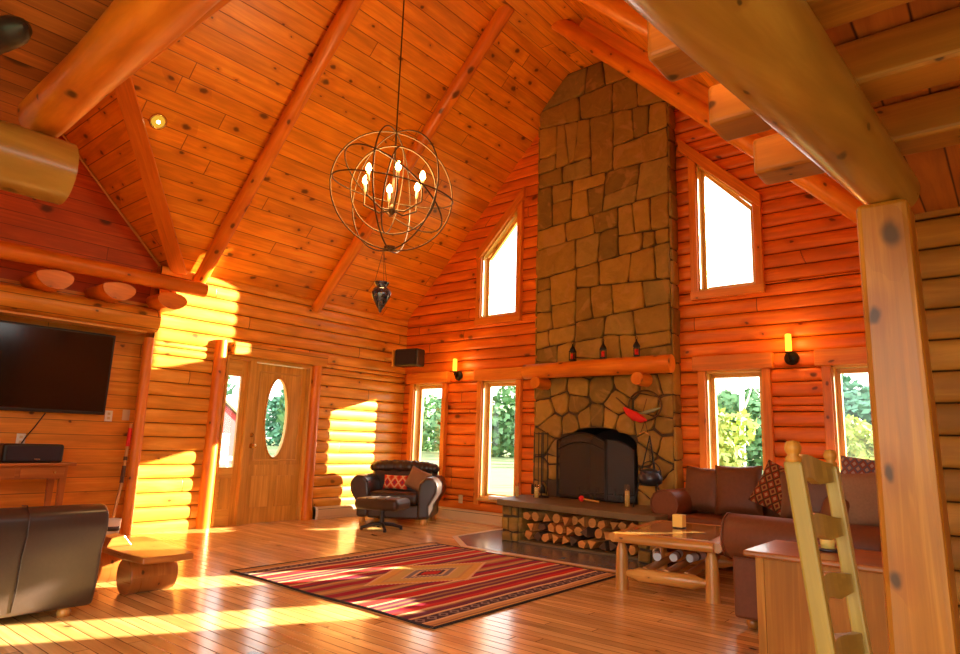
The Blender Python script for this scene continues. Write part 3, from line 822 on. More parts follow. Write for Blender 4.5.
for x in (CX0, CX1):
    m.poly([(x, CY, 0), (x, YG, 0), (x, YG, zr_l), (x, CY, zr_l)], [(0, 0)] * 4)
o = m.build('mortar_core', M['mortar'], ch_root); o.location = -CO
m = MB(); prof = [(OX0, OZ0 - .03), (OX0, OZS)] + al[1:-1] + [(OX1, OZS), (OX1, OZ0 - .03)]
for i in range(len(prof)):
    p, q = prof[i], prof[(i + 1) % len(prof)]
    m.poly([(p[0], CY - .02, p[1]), (q[0], CY - .02, q[1]), (q[0] * .8 + cxm * .2, CY + .55, q[1]), (p[0] * .8 + cxm * .2, CY + .55, p[1])], [(0, 0)] * 4)
m.poly([(p[0] * .8 + cxm * .2, CY + .55, p[1]) for p in prof], [(0, 0)] * len(prof))
o = m.build('firebox', M['soot'], ch_root); o.location = -CO

m = MB()  # unseen box added behind the firebox to stop sun leaking in
m.poly([(-4.9, 8.0, -.1), (-4.9, 8.0, 1.75), (-3.15, 8.0, 1.75), (-3.15, 8.0, -.1)], [(0, 0)] * 4)
for x in (-4.9, -3.15): m.poly([(x, YG + .04, -.1), (x, 8.0, -.1), (x, 8.0, 1.75), (x, YG + .04, 1.75)], [(0, 0)] * 4)
m.poly([(-4.9, YG + .04, 1.75), (-4.9, 8.0, 1.75), (-3.15, 8.0, 1.75), (-3.15, YG + .04, 1.75)], [(0, 0)] * 4)
o = m.build('sun_block_box', M['mortar'], ch_root); o.location = -CO
# hearth: slab on stone piers
h = thing('hearth', 'raised stone hearth slab over the firewood store below the chimney', 'hearth', (-3.8, 6.65, 0)); HO = h.location.copy()
m = MB(); rs2 = random.Random(8)
outl = [(-4.84, 6.24), (-4.3, 6.20), (-3.7, 6.15), (-3.2, 6.12), (-2.80, 6.12), (-2.78, 6.38), (-3.00, 6.40), (-3.02, 7.14), (-4.0, 7.14), (-5.05, 7.14), (-5.06, 7.0), (-4.95, 6.6)]
m.prism(outl, (0, 0, .40), (1, 0, 0), (0, 1, 0), (0, 0, 1), .07); o = m.build('hearth_slab', M['slab'], h, bevel=.012); o.location = -HO
stone_faces_rnd.clear()
m = MB()
def pier(x0, x1, ya, yb=7.12):
    m.mat = 1; m.b2((x0 + .01, ya + .01, 0), (x1 - .01, yb, .40)); stone_faces_rnd.extend([0.1] * 6); m.mat = 0
    z = 0
    while z < .395:
        z2 = min(.40, z + rs2.uniform(.1, .17)); xm = x0 + (x1 - x0) * rs2.uniform(.35, .65)
        for a, b in ((x0, xm), (xm, x1)): stone_poly(m, [(a, z), (b, z), (b, z2), (a, z2)], 0, lambda x, zz, hh: (x, ya - hh + .01, zz), rs2.random(), .03)
        stone_poly(m, [(ya, z), (min(yb, 6.75), z), (min(yb, 6.75), z2), (ya, z2)], 0, lambda y, zz, hh: (x1 + hh - .01, y, zz), rs2.random(), .025)
        stone_poly(m, [(min(yb, 6.75), z), (ya, z), (ya, z2), (min(yb, 6.75), z2)], 0, lambda y, zz, hh: (x0 - hh + .01, y, zz), rs2.random(), .025)
        z = z2
pier(-4.80, -4.56, 6.30); pier(-3.02, -2.80, 6.2, 6.38)
m.mat = 1; m.b2((-4.56, 6.95, 0), (-3.02, 7.12, .40)); stone_faces_rnd.extend([.1] * 6); m.mat = 0
o = m.build('stone_pier', [M['stone'], M['mortar']], h); o.location = -HO
at = o.data.attributes.new('rnd', 'FLOAT', 'FACE'); at.data.foreach_set('value', stone_faces_rnd)
m = MB(); m.b2((-4.56, 6.30, .004), (-3.02, 6.95, .03)); o = m.build('log_store_base', M['slab'], h, bevel=.006); o.location = -HO

# slate inlay in the floor
m = MB()
pl = [(-5.36, 6.88), (-5.30, 6.10), (-4.78, 5.66), (-2.7, 5.66), (-2.7, 7.1), (-5.36, 7.1)]
m.prism(pl, (0, 0, .0005), (1, 0, 0), (0, 1, 0), (0, 0, 1), .004)
m2 = MB(); po = [(-5.43, 6.90), (-5.37, 6.07), (-4.81, 5.59), (-2.62, 5.59), (-2.62, 7.14), (-5.43, 7.14)]
m2.prism(po, (0, 0, .0003), (1, 0, 0), (0, 1, 0), (0, 0, 1), .0025)
o = m2.build('trim_4', M['lime']); tag(o, kind='structure'); m.build('slate_inlay', M['slate'], o)

# mantel log with two brackets
t_ = thing('mantel_log', 'orange peeled log mantel shelf across the stone chimney', 'mantel', (-3.95, 6.98, 2.06)); TO = t_.location.copy()
m = MB(); m.log((-5.0, 7.0, 2.055), (-2.98, 7.0, 2.065), .10, .105, n=18, jit=.03); o = m.build('log_beam', M['log'], t_); o.location = -TO
for x in (-4.78, -3.36):
    m = MB(); m.log((x, 6.90, 1.90), (x, 7.17, 1.90), .075, .08, n=16, jit=.03); o = m.build('bracket', M['log'], t_); o.location = -TO
# three lanterns standing on it
def lantern():
    r = thing('lantern', '', 'lantern', (0, 0, 0), group='small dark lanterns on the mantel')
    m = MB(); m.box((0, 0, .01), (.07, .07, .02)); m.box((0, 0, .115), (.07, .07, .012))
    for sx in (-1, 1):
        for sy in (-1, 1): m.box((sx * .03, sy * .03, .065), (.008, .008, .1))
    m.build('cage', M['black'], r)
    m = MB(); m.lathe([(.045, .12), (.034, .15), (.012, .185), (.008, .21), (0, .215)], n=8); m.build('roof', M['black'], r)
    m = MB(); m.tube([(.014 * math.cos(a * PI / 6), 0, .225 + .014 * math.sin(a * PI / 6)) for a in range(12)], .0025, 5, close=True); m.build('ring', M['black'], r)
    m = MB(); m.lathe([(.022, .02), (.022, .09), (0, .095)], n=12); m.build('candle', M['red'], r)
    return r
L0 = lantern()
for i, (x, lb) in enumerate(((-4.27, 'small dark metal lantern at the left end of the mantel'), (-3.84, 'middle of the three small dark lanterns on the mantel'), (-3.40, 'small dark metal lantern at the right end of the mantel'))):
    q = L0 if i == 0 else copy_tree(L0); q.location = (x, 6.985, 2.161); q['label'] = lb; q.rotation_euler.z = R(15 * i)

# fire screen
fs = thing('fire_screen', 'black arched iron fire screen with mesh standing in the fireplace opening', 'fire screen', (-4.1, 7.08, .47)); FO = fs.location.copy()
def fsb(m, name, mat, par=None): 
    o = m.build(name, mat, par or fs)
    if par is None: o.location = -FO
    return o
yS = 7.06
ax0, ax1 = -4.53, -3.86
arcS = [(ax0 + (ax1 - ax0) * k / 12, 1.14 + .13 * math.sin(PI * (k + 1.2) / 14.4) + .0) for k in range(13)]
m = MB(); m.tube([(ax0, yS, .49)] + [(x, yS, z) for x, z in arcS] + [(ax1, yS, .49)], .013, 6); m.tube([(ax0, yS, .5), (ax1, yS, .5)], .012, 6)
m.tube([(x, yS, z - .11) for x, z in arcS], .009, 6); fr = fsb(m, 'frame', M['black'])
m = MB(); pp = [(ax0, .49)] + arcS + [(ax1, .49)]; pp = pp[::-1]
m.poly([(x, yS + .005, z) for x, z in pp], [(0, 0)] * len(pp)); fsb(m, 'mesh_panel', M['screen'])
# side wing turned towards the right jamb
m = MB(); B0 = (-3.84, yS, .49); pw = [(-3.84, 1.20), (-3.72, 1.19), (-3.60, 1.14), (-3.52, 1.08)]
P = [(-3.84, yS, .49)] + [(x, yS + (x + 3.84) * .25, z) for x, z in pw] + [(-3.52, yS + .08, .49)]
m.tube(P + [P[0]], .011, 6); fsb(m, 'wing_frame', M['black'])
m = MB(); m.poly(P[::-1], [(0, 0)] * len(P)); fsb(m, 'wing_mesh', M['screen'])

# hearth tools: stand with four tools
ts = thing('fireplace_tool_set', 'black iron fireplace tool stand with hanging tools left of the fire', 'fireplace tools', (-4.69, 6.95, .47)); 
m = MB(); m.lathe([(.10, 0), (.10, .012), (.02, .02), (.012, .03)], n=18); m.tube([(0, 0, .02), (0, 0, .80)], .008, 8)
m.tube([(-.1, 0, .78), (.1, 0, .78)], .007, 6); m.tube([(-.1, 0, .52), (.1, 0, .52)], .005, 6); m.build('stand', M['black'], ts)
for k, x in enumerate((-.1, -.035, .035, .1)):
    m = MB(); m.tube([(x, -.02, .80), (x, -.02, .10)], .006, 6); 
    if k == 0: m.box((x, -.02, .09), (.07, .012, .12))
    elif k == 1: m.tube([(x, -.02, .1), (x, -.02, .06), (x + .03, -.02, .08)], .006, 6)
    elif k == 2: m.lathe([(.008, .16), (.03, .12), (.04, .05), (0, .05)], (x, -.02, 0), 10)
    else: m.tube([(x, -.02, .1), (x - .012, -.02, .04)], .006, 6)
    o = m.build(['shovel', 'poker', 'brush', 'tongs'][k], M['black'], ts)

# glass jar candles on the hearth
def jar_candle(x, y, z, hgt, lab):
    r = thing('jar_candle', lab, 'candle', (x, y, z), group='tall glass candles on the hearth')
    m = MB(); m.lathe([(.026, .004), (.026, hgt * .72), (0, hgt * .72)], n=14); m.build('wax', M['wax'], r)
    m = MB(); m.lathe([(.031, 0), (.031, hgt), (.028, hgt), (.028, .003), (0, .003)], n=16); m.build('glass_jar', M['jar'], r)
jar_candle(-4.90, 6.72, .47, .17, 'tall glass jar candle at the left front of the hearth slab')
jar_candle(-4.66, 6.80, .47, .17, 'tall glass jar candle in front of the tool stand')
jar_candle(-3.42, 6.76, .47, .24, 'taller glass jar candle right of the fire screen')
# red ended mallet lying on the slab
r = thing('mallet', 'wooden stick with a round red head lying on the hearth', 'mallet', (-4.06, 6.86, .505))
m = MB(); m.sphere((0, 0, 0), .035, 12, 8); m.build('head', M['red'], r)
m = MB(); m.tube([(.03, 0, -.005), (.22, .03, -.022)], .011, 8); m.build('handle', M['table'], r)
# ash dish-like grate logs inside
r = thing('fire_grate', 'black iron log grate inside the fireplace', 'grate', (-4.02, 7.38, .44))
m = MB()
for k in range(6): m.tube([(-.3 + k * .12, -.13, .18), (-.3 + k * .12, -.13, .1), (-.3 + k * .12, .13, .1), (-.3 + k * .12, .13, .16)], .009, 6)
m.tube([(-.32, -.1, .1), (.32, -.1, .1)], .01, 6)
for sx in (-.25, .25): m.tube([(sx, -.1, .1), (sx, -.1, 0)], .01, 6); m.tube([(sx, .1, .1), (sx, .1, 0)], .01, 6)
m.build('grate', M['black'], r)

# cast iron cauldron on tripod
r = thing('cauldron', 'dark cast iron cauldron hanging from a three legged stand beside the hearth fire', 'cauldron', (-3.21, 6.90, .4705)); r.scale = (1.1, 1.1, 1.0)
m = MB(); m.lathe([(0, .23), (.07, .235), (.115, .27), (.125, .32), (.105, .37), (.095, .385), (.11, .395), (.10, .40), (.03, .42), (0, .425)], n=22); m.build('pot', M['ironpot'], r)
m = MB(); m.tube([(.115 * math.cos(PI * k / 10), 0, .36 + .14 * math.sin(PI * k / 10)) for k in range(11)], .005, 6); m.build('bail_handle', M['black'], r)
for k in range(3):
    a = R(90 + 120 * k); m = MB(); m.tube([(0, 0, .78), (.17 * math.cos(a), .17 * math.sin(a), .0)], .007, 6); m.build('leg', M['black'], r)
m = MB()
for k in range(7): m.tube([(.008 * math.cos(a_ * PI / 4), .008 * math.sin(a_ * PI / 4) * (k % 2), .52 + k * .038 + .016 * math.sin(a_ * PI / 4)) for a_ in range(8)], .003, 4, close=True)
m.build('chain', M['black'], r)

# hoop wall hanging on the chimney
r = thing('hoop_ornament', 'round hoop ornament with a red cloth and feathers hung on the chimney stone', 'wall hanging', (-3.36, 7.11, 1.60))
m = MB(); m.tube([(.205 * math.cos(2 * PI * k / 28), -.012, .175 * math.sin(2 * PI * k / 28)) for k in range(28)], .011, 7, close=True); m.build('hoop', M['bronze'], r)
m = MB(); m.tube([(-.26, -.03, -.02), (-.2, -.03, -.07), (-.12, -.035, -.12), (-.03, -.03, -.16), (.03, -.03, -.17)], [.01, .045, .06, .045, .01], 10, jit=.15); m.build('red_cloth', M['red'], r)
m = MB(); m.tube([(-.06, -.03, -.09), (.02, -.03, -.08), (.12, -.03, -.055), (.2, -.03, -.03)], [.006, .022, .02, .005], 8); m.build('feather', M['greenf'], r)
m = MB(); m.tube([(-.36, -.03, .10), (-.2, -.03, -.03), (-.05, -.03, -.15)], [.006, .011, .006], 6); m.build('stick', M['bark'], r)
for q_ in ([(-.0, -.01, -.175), (-.06, -.015, -.33)], [(0, -.01, -.175), (.04, -.015, -.33)], [(0.03, -.02, .08), (-.02, -.02, -.08)]): m = MB(); m.tube(q_, .004, 5); m.build('thong', M['bark'], r)
m = MB(); m.tube([(-.07, -.015, -.33), (-.01, -.02, -.30), (.05, -.015, -.33)], .009, 6); m.build('antler_tip', M['table'], r)

# ------------------------------------------------------------------ firewood, each split log its own object
rf = random.Random(21)
def wedge(kind, s_):
    if kind == 0: return [(-s_, -s_ * .6), (s_, -s_ * .7), (s_ * .15, s_ * .9)]
    if kind == 1: return [(-s_ * .9, -s_ * .7), (s_ * .8, -s_ * .8), (s_, s_ * .4), (-s_ * .2, s_ * .9)]
    if kind == 2: return [(s_ * math.cos(a * PI / 5), s_ * .9 * math.sin(a * PI / 5)) for a in range(10)]
    return [(-s_, -s_ * .3), (0, -s_ * .8), (s_ * .9, -s_ * .35), (s_ * .6, s_ * .6), (-s_ * .5, s_ * .7)]
slots = []
xs0 = -4.47
rows_ = [(.095, 12, .060), (.20, 12, .060), (.305, 12, .059)]
n_logs = 0
posn = {0: 'bottom', 1: 'middle', 2: 'top'}
for ri, (z, n, s_) in enumerate(rows_):
    for k in range(n):
        x = xs0 + (k + .5 * (ri % 2) + .0) * (1.27 / 10.6) + rf.uniform(-.008, .008)
        if x > -3.09: continue
        ss = s_ * rf.uniform(.88, 1.0); kd = rf.choice([0, 0, 1, 3, 2]); poly = wedge(kd, ss)
        ang = rf.uniform(0, 6.28); poly = [(p[0] * math.cos(ang) - p[1] * math.sin(ang), p[0] * math.sin(ang) + p[1] * math.cos(ang)) for p in poly]
        zz = z + rf.uniform(-.004, .004)
        mn = min(p[1] for p in poly)
        if ri == 0: zz = .034 - mn
        L = rf.uniform(.38, .5); y = 6.34 + rf.uniform(-.02, .06)
        m = MB()
        m.prism(poly, (0, 0, 0), (1, 0, 0), (0, 0, 1), (0, 1, 0), L)
        o = m.build('split_log', M['firecut'] if rf.random() < .85 else M['bark'], bevel=.006)
        if o.data.materials[0] is M['bark']: o.data.materials[0] = M['bark']
        o.location = (x, y, zz); o.rotation_euler = (0, 0, R(rf.uniform(-5, 5)))
        tag(o, f'split firewood log in the {posn[ri]} row of the stack under the hearth slab', 'firewood', f'firewood, {posn[ri]} row')
# two long pieces lying askew at the left of the stack

# ------------------------------------------------------------------ heaters, outlets, sconces, speaker
def heater(name, a, b, axis, lab):
    m = MB()
    pr = [(0, 0), (.055, 0), (.055, .03), (.065, .035), (.065, .125), (.045, .16), (0, .165)]
    if axis == 'y':
        r = thing(name, lab, 'heater', (XL + .058, a, 0)); m.prism(pr, (0, 0, 0), (1, 0, 0), (0, 0, 1), (0, 1, 0), b - a); caps = [(0, 0), (0, b - a - .04)]
    else:
        r = thing(name, lab, 'heater', (a, YG - .058, 0)); m.prism(pr, (0, 0, 0), (0, -1, 0), (0, 0, 1), (1, 0, 0), b - a); caps = [(0, 0), (b - a - .04, 0)]
    m.build('casing', M['cream'], r, bevel=.003)
    for cx_, cy_ in caps:
        m = MB(); q = [(p[0] * 1.08, p[1] * 1.03) for p in pr]
        if axis == 'y': m.prism(q, (0, cy_, 0), (1, 0, 0), (0, 0, 1), (0, 1, 0), .04)
        else: m.prism(q, (cx_, 0, 0), (0, -1, 0), (0, 0, 1), (1, 0, 0), .04)
        m.build('end_cap', M['white'], r, bevel=.002)
    m = MB()
    if axis == 'y': m.b2((.056, .04, .132), (.062, b - a - .04, .137))
    else: m.b2((.04, -.062, .132), (b - a - .04, -.056, .137))
    m.build('louvre', M['black'], r)
heater('baseboard_heater', 5.74, 7.30, 'y', 'cream baseboard heater along the log wall right of the front door')
heater('baseboard_heater', -7.2, -5.10, 'x', 'cream baseboard heater under the two windows left of the chimney')

def plate(name, loc, axis, lab, holes=2, mat='white'):
    r = thing(name, lab, 'outlet' if 'outlet' in name else 'switch', loc)
    m = MB()
    if axis == 'y': m.b2((0, -.04, -.06), (.008, .04, .06))
    else: m.b2((-.04, -.008, -.06), (.04, 0, .06))
    m.build('cover_plate', M[mat], r, bevel=.003)
    for k in range(holes):
        z = -.025 + .05 * k; m = MB()
        if axis == 'y': m.b2((.008, -.014, z - .014), (.012, .014, z + .014))
        else: m.b2((-.014, -.012, z - .014), (.014, -.008, z + .014))
        m.build('socket' if 'outlet' in name else 'toggle', M['cream'], r)
plate('light_switch', (XB + .001, 3.05, 1.28), 'y', 'white double switch plate on the boards right of the television')
plate('light_switch', (XB + .001, 3.235, 1.30), 'y', 'cream switch plate beside the corner post', 1, 'cream')
plate('wall_outlet', (XB + .001, 2.24, 1.0), 'y', 'white wall outlet under the television', 2)
plate('wall_outlet', (-6.37, YG - .056, .30), 'x', 'cream wall outlet low between the two left windows', 2, 'cream')

def sconce(x, lab):
    r = thing('wall_sconce', lab, 'wall lamp', (x, YG - .05, 2.10), group='candle wall lamps')
    m = MB(); m.lathe([(.075, 0), (.07, .02), (.02, .035), (0, .036)], n=20); o = m.build('back_plate', M['black'], r); o.rotation_euler = (R(90), 0, 0)
    m = MB(); m.tube([(0, -.02, -.01), (0, -.07, -.03), (0, -.10, .01), (0, -.10, .05)], .009, 8); m.lathe([(.012, .03), (.035, .045), (.038, .06)], (0, -.10, 0), 14); m.build('arm', M['black'], r)
    m = MB(); m.lathe([(.03, .055), (.032, .12), (.03, .24), (.022, .245), (0, .246)], (0, -.10, 0), 14); m.build('amber_shade', M['flame'], r)
    l = bpy.data.lights.new('sconce_light', 'POINT'); l.energy = 5; l.color = (1, .45, .12); l.shadow_soft_size = .05
    lo = bpy.data.objects.new('sconce_light', l); COL.objects.link(lo); lo.location = (x, YG - .05 - .2, 2.28)
sconce(-6.50, 'lit candle wall lamp between the two left windows')
sconce(-1.81, 'lit candle wall lamp between the two right windows')

r = thing('wall_speaker', 'small black speaker on a bracket high in the room corner', 'speaker', (-7.22, 7.02, 2.25), R(8))
m = MB(); m.box((.0, .0, .12), (.44, .22, .27)); m.build('cabinet', M['blackplastic'], r, bevel=.03, seg=3)
m = MB(); m.box((.0, -.115, .12), (.38, .012, .22)); m.build('grille', M['grille'], r, bevel=.005)
m = MB(); m.box((-.30, .0, .12), (.04, .10, .26)); m.box((-.25, .0, .12), (.1, .04, .04)); m.box((-.40, .0, .12), (.2, .05, .05)); m.build('bracket', M['jamb'], r, bevel=.004)

# ------------------------------------------------------------------ roof logs
def beam(name, lab, cat, a, b, r0, r1, mat, jit=.04, n=18, group=None, extra=None):
    a, b = Vector(a), Vector(b); m = MB(); m.log(a, b, r0, r1, n=n, jit=jit)
    o = m.build(name, mat, loc=a); tag(o, lab, cat, group); return o
off = .095
def rafterL(y, lab):
    n = Vector((1, 0, -1)).normalized() * off
    beam('log_rafter', lab, 'rafter', Vector((XL - .05, y, ZE - .05)) + n, Vector((XT1 + .12, y, ZT + .12 - .0)) + n + Vector((-.02, 0, -.02)), .08, .088, M['log'], .08, 14, 'log rafters')
def rafterR(y, lab, o2=.22, r=.10):
    n = Vector((-1, 0, -1)).normalized() * o2; n1_ = Vector((-1, 0, -1)).normalized()
    a, b = Vector((XT2 - .33, y, ZT + .33)), Vector((XR, y, ZE))
    root = thing('log_rafter', lab, 'rafter', a + n, 0, 'log rafters'); m = MB(); m.log(a + n, b + n, r, r * 1.05, n=14, jit=.05)
    o = m.build('log', M['log'], root); o.location = -(a + n)
    m = MB(); w_ = Vector((0, .06, 0)); lo_ = n1_ * (o2 - r * .6); hi_ = n1_ * .005; b0_ = b + Vector((-.05, 0, .05)); a0_ = a + Vector((.4, 0, -.4))
    m.hexa([a0_ + lo_ - w_, b0_ + lo_ - w_, b0_ + lo_ + w_, a0_ + lo_ + w_, a0_ + hi_ - w_, b0_ + hi_ - w_, b0_ + hi_ + w_, a0_ + hi_ + w_], along=(b - a).normalized())
    o = m.build('spacer_board', M['trim'], root); o.location = -(a + n)
rafterL(3.79, 'log rafter on the left roof slope starting above the television corner')
rafterL(5.56, 'log rafter on the left roof slope starting above the right edge of the front door')
rafterR(6.2, 'log rafter on the right roof slope crossing in front of the chimney top')
rafterR(3.85, 'log rafter on the right roof slope behind the stub joists')

# log rail, joist ends and beam over the television wall
beam('log_rail', 'slender horizontal log resting on joist ends above the television', 'log beam', (-7.48, -1.0, 2.80), (-7.48, 3.78, 2.82), .095, .085, M['log'], .04, 14)
for i, (y, lb) in enumerate(((2.18, 'log joist end above the right half of the television'), (2.79, 'middle log joist end between television and corner'), (3.37, 'log joist end nearest the bright corner of the log wall'))):
    m = MB(); m.prism([(.17 * math.cos(a_) * (1 + .05 * math.sin(3 * a_ + i)), .095 * math.sin(a_) + .012 * math.sin(2 * a_ + 1)) for a_ in [2 * PI * k / 20 for k in range(20)]], (XB + .02 if i < 2 else XL + .01, y, 2.615), (0, 1, 0), (0, 0, 1), (1, 0, 0), .51 if i < 2 else .31, smooth=True)
    tag(m.build('joist_end', M['log'], loc=(XB + .02, y, 2.62)), lb, 'joist', 'joist ends over the television')
beam('log_beam', 'thick horizontal log beam directly above the television', 'log beam', (-7.74, -1.0, 2.40), (-7.74, 3.36, 2.39), .145, .14, M['leftlog'], .03, 18)
m = MB(); m.b2((-7.84, -1.0, 2.225), (-7.60, 3.22, 2.25), along=(0, 1, 0)); tag(m.build('picture_ledge', M['table'], bevel=.004), 'thin pale ledge board under the thick beam above the television', 'ledge')

# loft at the near left: deck, edge log, supporting log
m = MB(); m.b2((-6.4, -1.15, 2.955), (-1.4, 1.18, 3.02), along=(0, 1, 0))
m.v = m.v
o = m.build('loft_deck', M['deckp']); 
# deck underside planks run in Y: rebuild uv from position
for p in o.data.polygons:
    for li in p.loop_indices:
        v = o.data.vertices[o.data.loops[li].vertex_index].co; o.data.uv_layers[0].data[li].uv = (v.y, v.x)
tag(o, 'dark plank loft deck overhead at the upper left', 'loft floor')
m = MB(); m.b2((-6.4, 1.18, 2.94), (-1.4, 1.215, 3.05), along=(1, 0, 0)); tag(m.build('edge_board', M['trim'], bevel=.004), 'thin board edging the loft deck beside the big log', 'board')
beam('log_beam', 'big knotty varnished log running along the loft edge at the upper left', 'log beam', (-4.08, 1.02, 2.82), (-1.2, .93, 2.82), .118, .125, M['log'], .07, 20)
beam('log_beam', 'pale sawn-off log carrying the loft edge at the far left', 'log beam', (-3.98, 1.15, 2.515), (-3.98, -1.15, 2.515), .175, .18, M['palelog'], .0, 22)

# loft at the right: square post, great log, joists, deck
PX, PY = -.304, 2.66
m = MB(); 
P = []
for z, w, c_ in ((0, .096, -.292), (2.003, .08, -.312)):
    P += [(c_ - w, PY - .1, z), (c_ + w, PY - .1, z), (c_ + w, PY + .1, z), (c_ - w, PY + .1, z)]
m.hexa(P, along=(0, 0, 1)); tag(m.build('log_post', M['post'], bevel=.02), 'thick squared knotty post at the right holding the great log', 'post')
beam('log_beam', 'great varnished log resting on the squared post at the upper right', 'log beam', (-.298, 2.765, 2.095), (-.530, .2, 2.11), .092, .155, M['palelog'], .015, 32)
JY = [(1.19, 'nearest'), (1.67, 'second'), (2.15, 'third'), (2.64, 'fourth')]
for k, (y, w) in enumerate(JY):
    lb = {0: 'squared log joist nearest the camera on the great log', 1: 'joist whose cut end shows left of the great log, upper stub', 2: 'joist whose cut end shows left of the great log, middle stub', 3: 'joist whose cut end shows left of the great log, lowest stub by the post'}[k]
    m = MB(); z0_, z1_ = 2.33, 2.53
    m.box((1.38, y, 2.282), (4.23, .165, .15), along=(1, 0, 0))
    o = m.build('loft_joist', M['joist'], bevel=.018, seg=3); tag(o, lb, 'joist', 'joists over the great log')
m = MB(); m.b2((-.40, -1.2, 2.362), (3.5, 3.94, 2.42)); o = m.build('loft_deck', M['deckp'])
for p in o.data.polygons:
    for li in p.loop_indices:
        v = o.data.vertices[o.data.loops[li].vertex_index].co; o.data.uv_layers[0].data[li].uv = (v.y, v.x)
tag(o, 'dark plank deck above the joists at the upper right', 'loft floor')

# ------------------------------------------------------------------ lights in the room
# orb chandelier
cx_, cy_, cz_ = -4.08, 3.66, 3.275; RR = .545
c = thing('chandelier', 'large wire orb chandelier with six lit candle bulbs hanging from the ridge', 'chandelier', (cx_, cy_, cz_))
def ringpts(rx, axis_rot, n=48, r=RR, rz=1.0):
    m_ = Euler(axis_rot).to_matrix(); return [m_ @ Vector((r * math.cos(2 * PI * k / n) * rx, 0, r * rz * math.sin(2 * PI * k / n))) for k in range(n)]
for rot, r_ in (((0, 0, 0), RR), ((0, 0, R(60)), RR), ((0, 0, R(120)), RR), ((R(90), R(12), 0), RR * .98), ((R(62), R(20), 0), RR * .96), ((R(15), 0, R(35)), RR * .7), ((R(-10), 0, R(-50)), RR * .7)):
    m = MB(); m.tube(ringpts(1, rot, r=r_), .007, 6, close=True); m.build('wire_hoop', M['bronze'], c)
m = MB(); m.tube([(0, 0, RR - .0), (0, 0, ZT - cz_ - .03)], .007, 6); m.build('hanging_rod', M['bronze'], c)
m = MB(); m.lathe([(.06, ZT - cz_ - .03), (.05, ZT - cz_ - .05), (.0, ZT - cz_ - .055)], n=16); m.build('ceiling_rose', M['bronze'], c)
m = MB(); m.tube([(0, 0, RR), (0, 0, -.22)], .009, 6); m.lathe([(.0, -.24), (.03, -.2), (.03, -.16), (.0, -.12)], (0, 0, 0), 12)
m.tube([(0, 0, -RR), (0, 0, -RR + .03)], .05, 14); m.build('centre_stem', M['bronze'], c)
for k in range(6):
    a = R(25 + 60 * k); m = MB(); rr_ = .27
    m.tube([(0, 0, -.18), (.12 * math.cos(a), .12 * math.sin(a), -.20), (rr_ * math.cos(a), rr_ * math.sin(a), -.12), (rr_ * math.cos(a), rr_ * math.sin(a), .0)], .008, 6)
    arm = m.build('arm', M['bronze'], c)
    m = MB(); m.lathe([(.014, .0), (.014, .07), (0, .07)], (rr_ * math.cos(a), rr_ * math.sin(a), 0), 10); m.build('candle_sleeve', M['cream'], arm)
    m = MB(); m.lathe([(.0, .07), (.022, .09), (.026, .115), (.012, .15), (0, .165)], (rr_ * math.cos(a), rr_ * math.sin(a), 0), 10); m.build('bulb', M['bulb'], arm)
l = bpy.data.lights.new('chandelier_light', 'POINT'); l.energy = 55; l.color = (1, .62, .25); l.shadow_soft_size = .25
lo = bpy.data.objects.new('chandelier_light', l); COL.objects.link(lo); lo.location = (cx_, cy_, cz_ + .12)
# mosaic glass lantern hanging below
p_ = thing('glass_pendant', 'small dark mosaic glass lantern hanging on thin chains below the chandelier', 'pendant', (-4.1, 3.61, 2.31))
m = MB(); m.lathe([(0, -.145), (.012, -.13), (.016, -.11), (.03, -.09), (.075, -.01), (.085, .03), (.07, .065), (.045, .08), (.045, .09), (.062, .115), (.066, .125)], n=24); m.build('glass_body', M['pendglass'], p_)
m = MB()
for k in range(3):
    a = R(120 * k); m.tube([(.06 * math.cos(a), .06 * math.sin(a), .12), (.005 * math.cos(a),   .005 * math.sin(a), .395)], .0025, 4)
m.build('chains', M['bronze'], p_)
# recessed light on the left slope
dlp = Vector((-6.53, 2.62, ZE + (-6.53 - XL)))
r = thing('ceiling_light', 'small round lit recessed light in the left plank ceiling', 'ceiling light', dlp - Vector((0, 0, 0)))
nrm = Vector((1, 0, -1)).normalized(); q = nrm.to_track_quat('Z', 'Y').to_euler()
m = MB(); m.lathe([(.085, .001), (.085, .01), (.07, .014), (.066, .004)], n=24); o = m.build('bezel', M['brass'], r); o.rotation_euler = q
m = MB(); m.lathe([(.068, .004), (.04, .012), (0, .014)], n=24); o = m.build('lens', M['dl'], r); o.rotation_euler = q
m = MB(); m.sphere((.0, .0, .014), .02, 10, 6); o = m.build('bulb', M['dlc'], r); o.rotation_euler = q
# dark fixture tip at the upper left
r = thing('spotlight', 'black rounded spotlight under the loft deck in the upper left corner', 'spotlight', (-3.2, .55, 2.955))
m = MB(); m.tube([(-.22, -.03, -.225), (.06, .05, -.225), (.14, .075, -.225), (.185, .088, -.225), (.21, .094, -.225)], [.066, .066, .06, .042, .012], 16); m.build('housing', M['blackplastic'], r)
m = MB(); m.tube([(-.12, 0, -.24), (-.12, 0, 0)], .014, 8); m.tube([(-.12, 0, -.03), (-.12, 0, 0)], .05, 14); m.build('mount', M['bronze'], r)

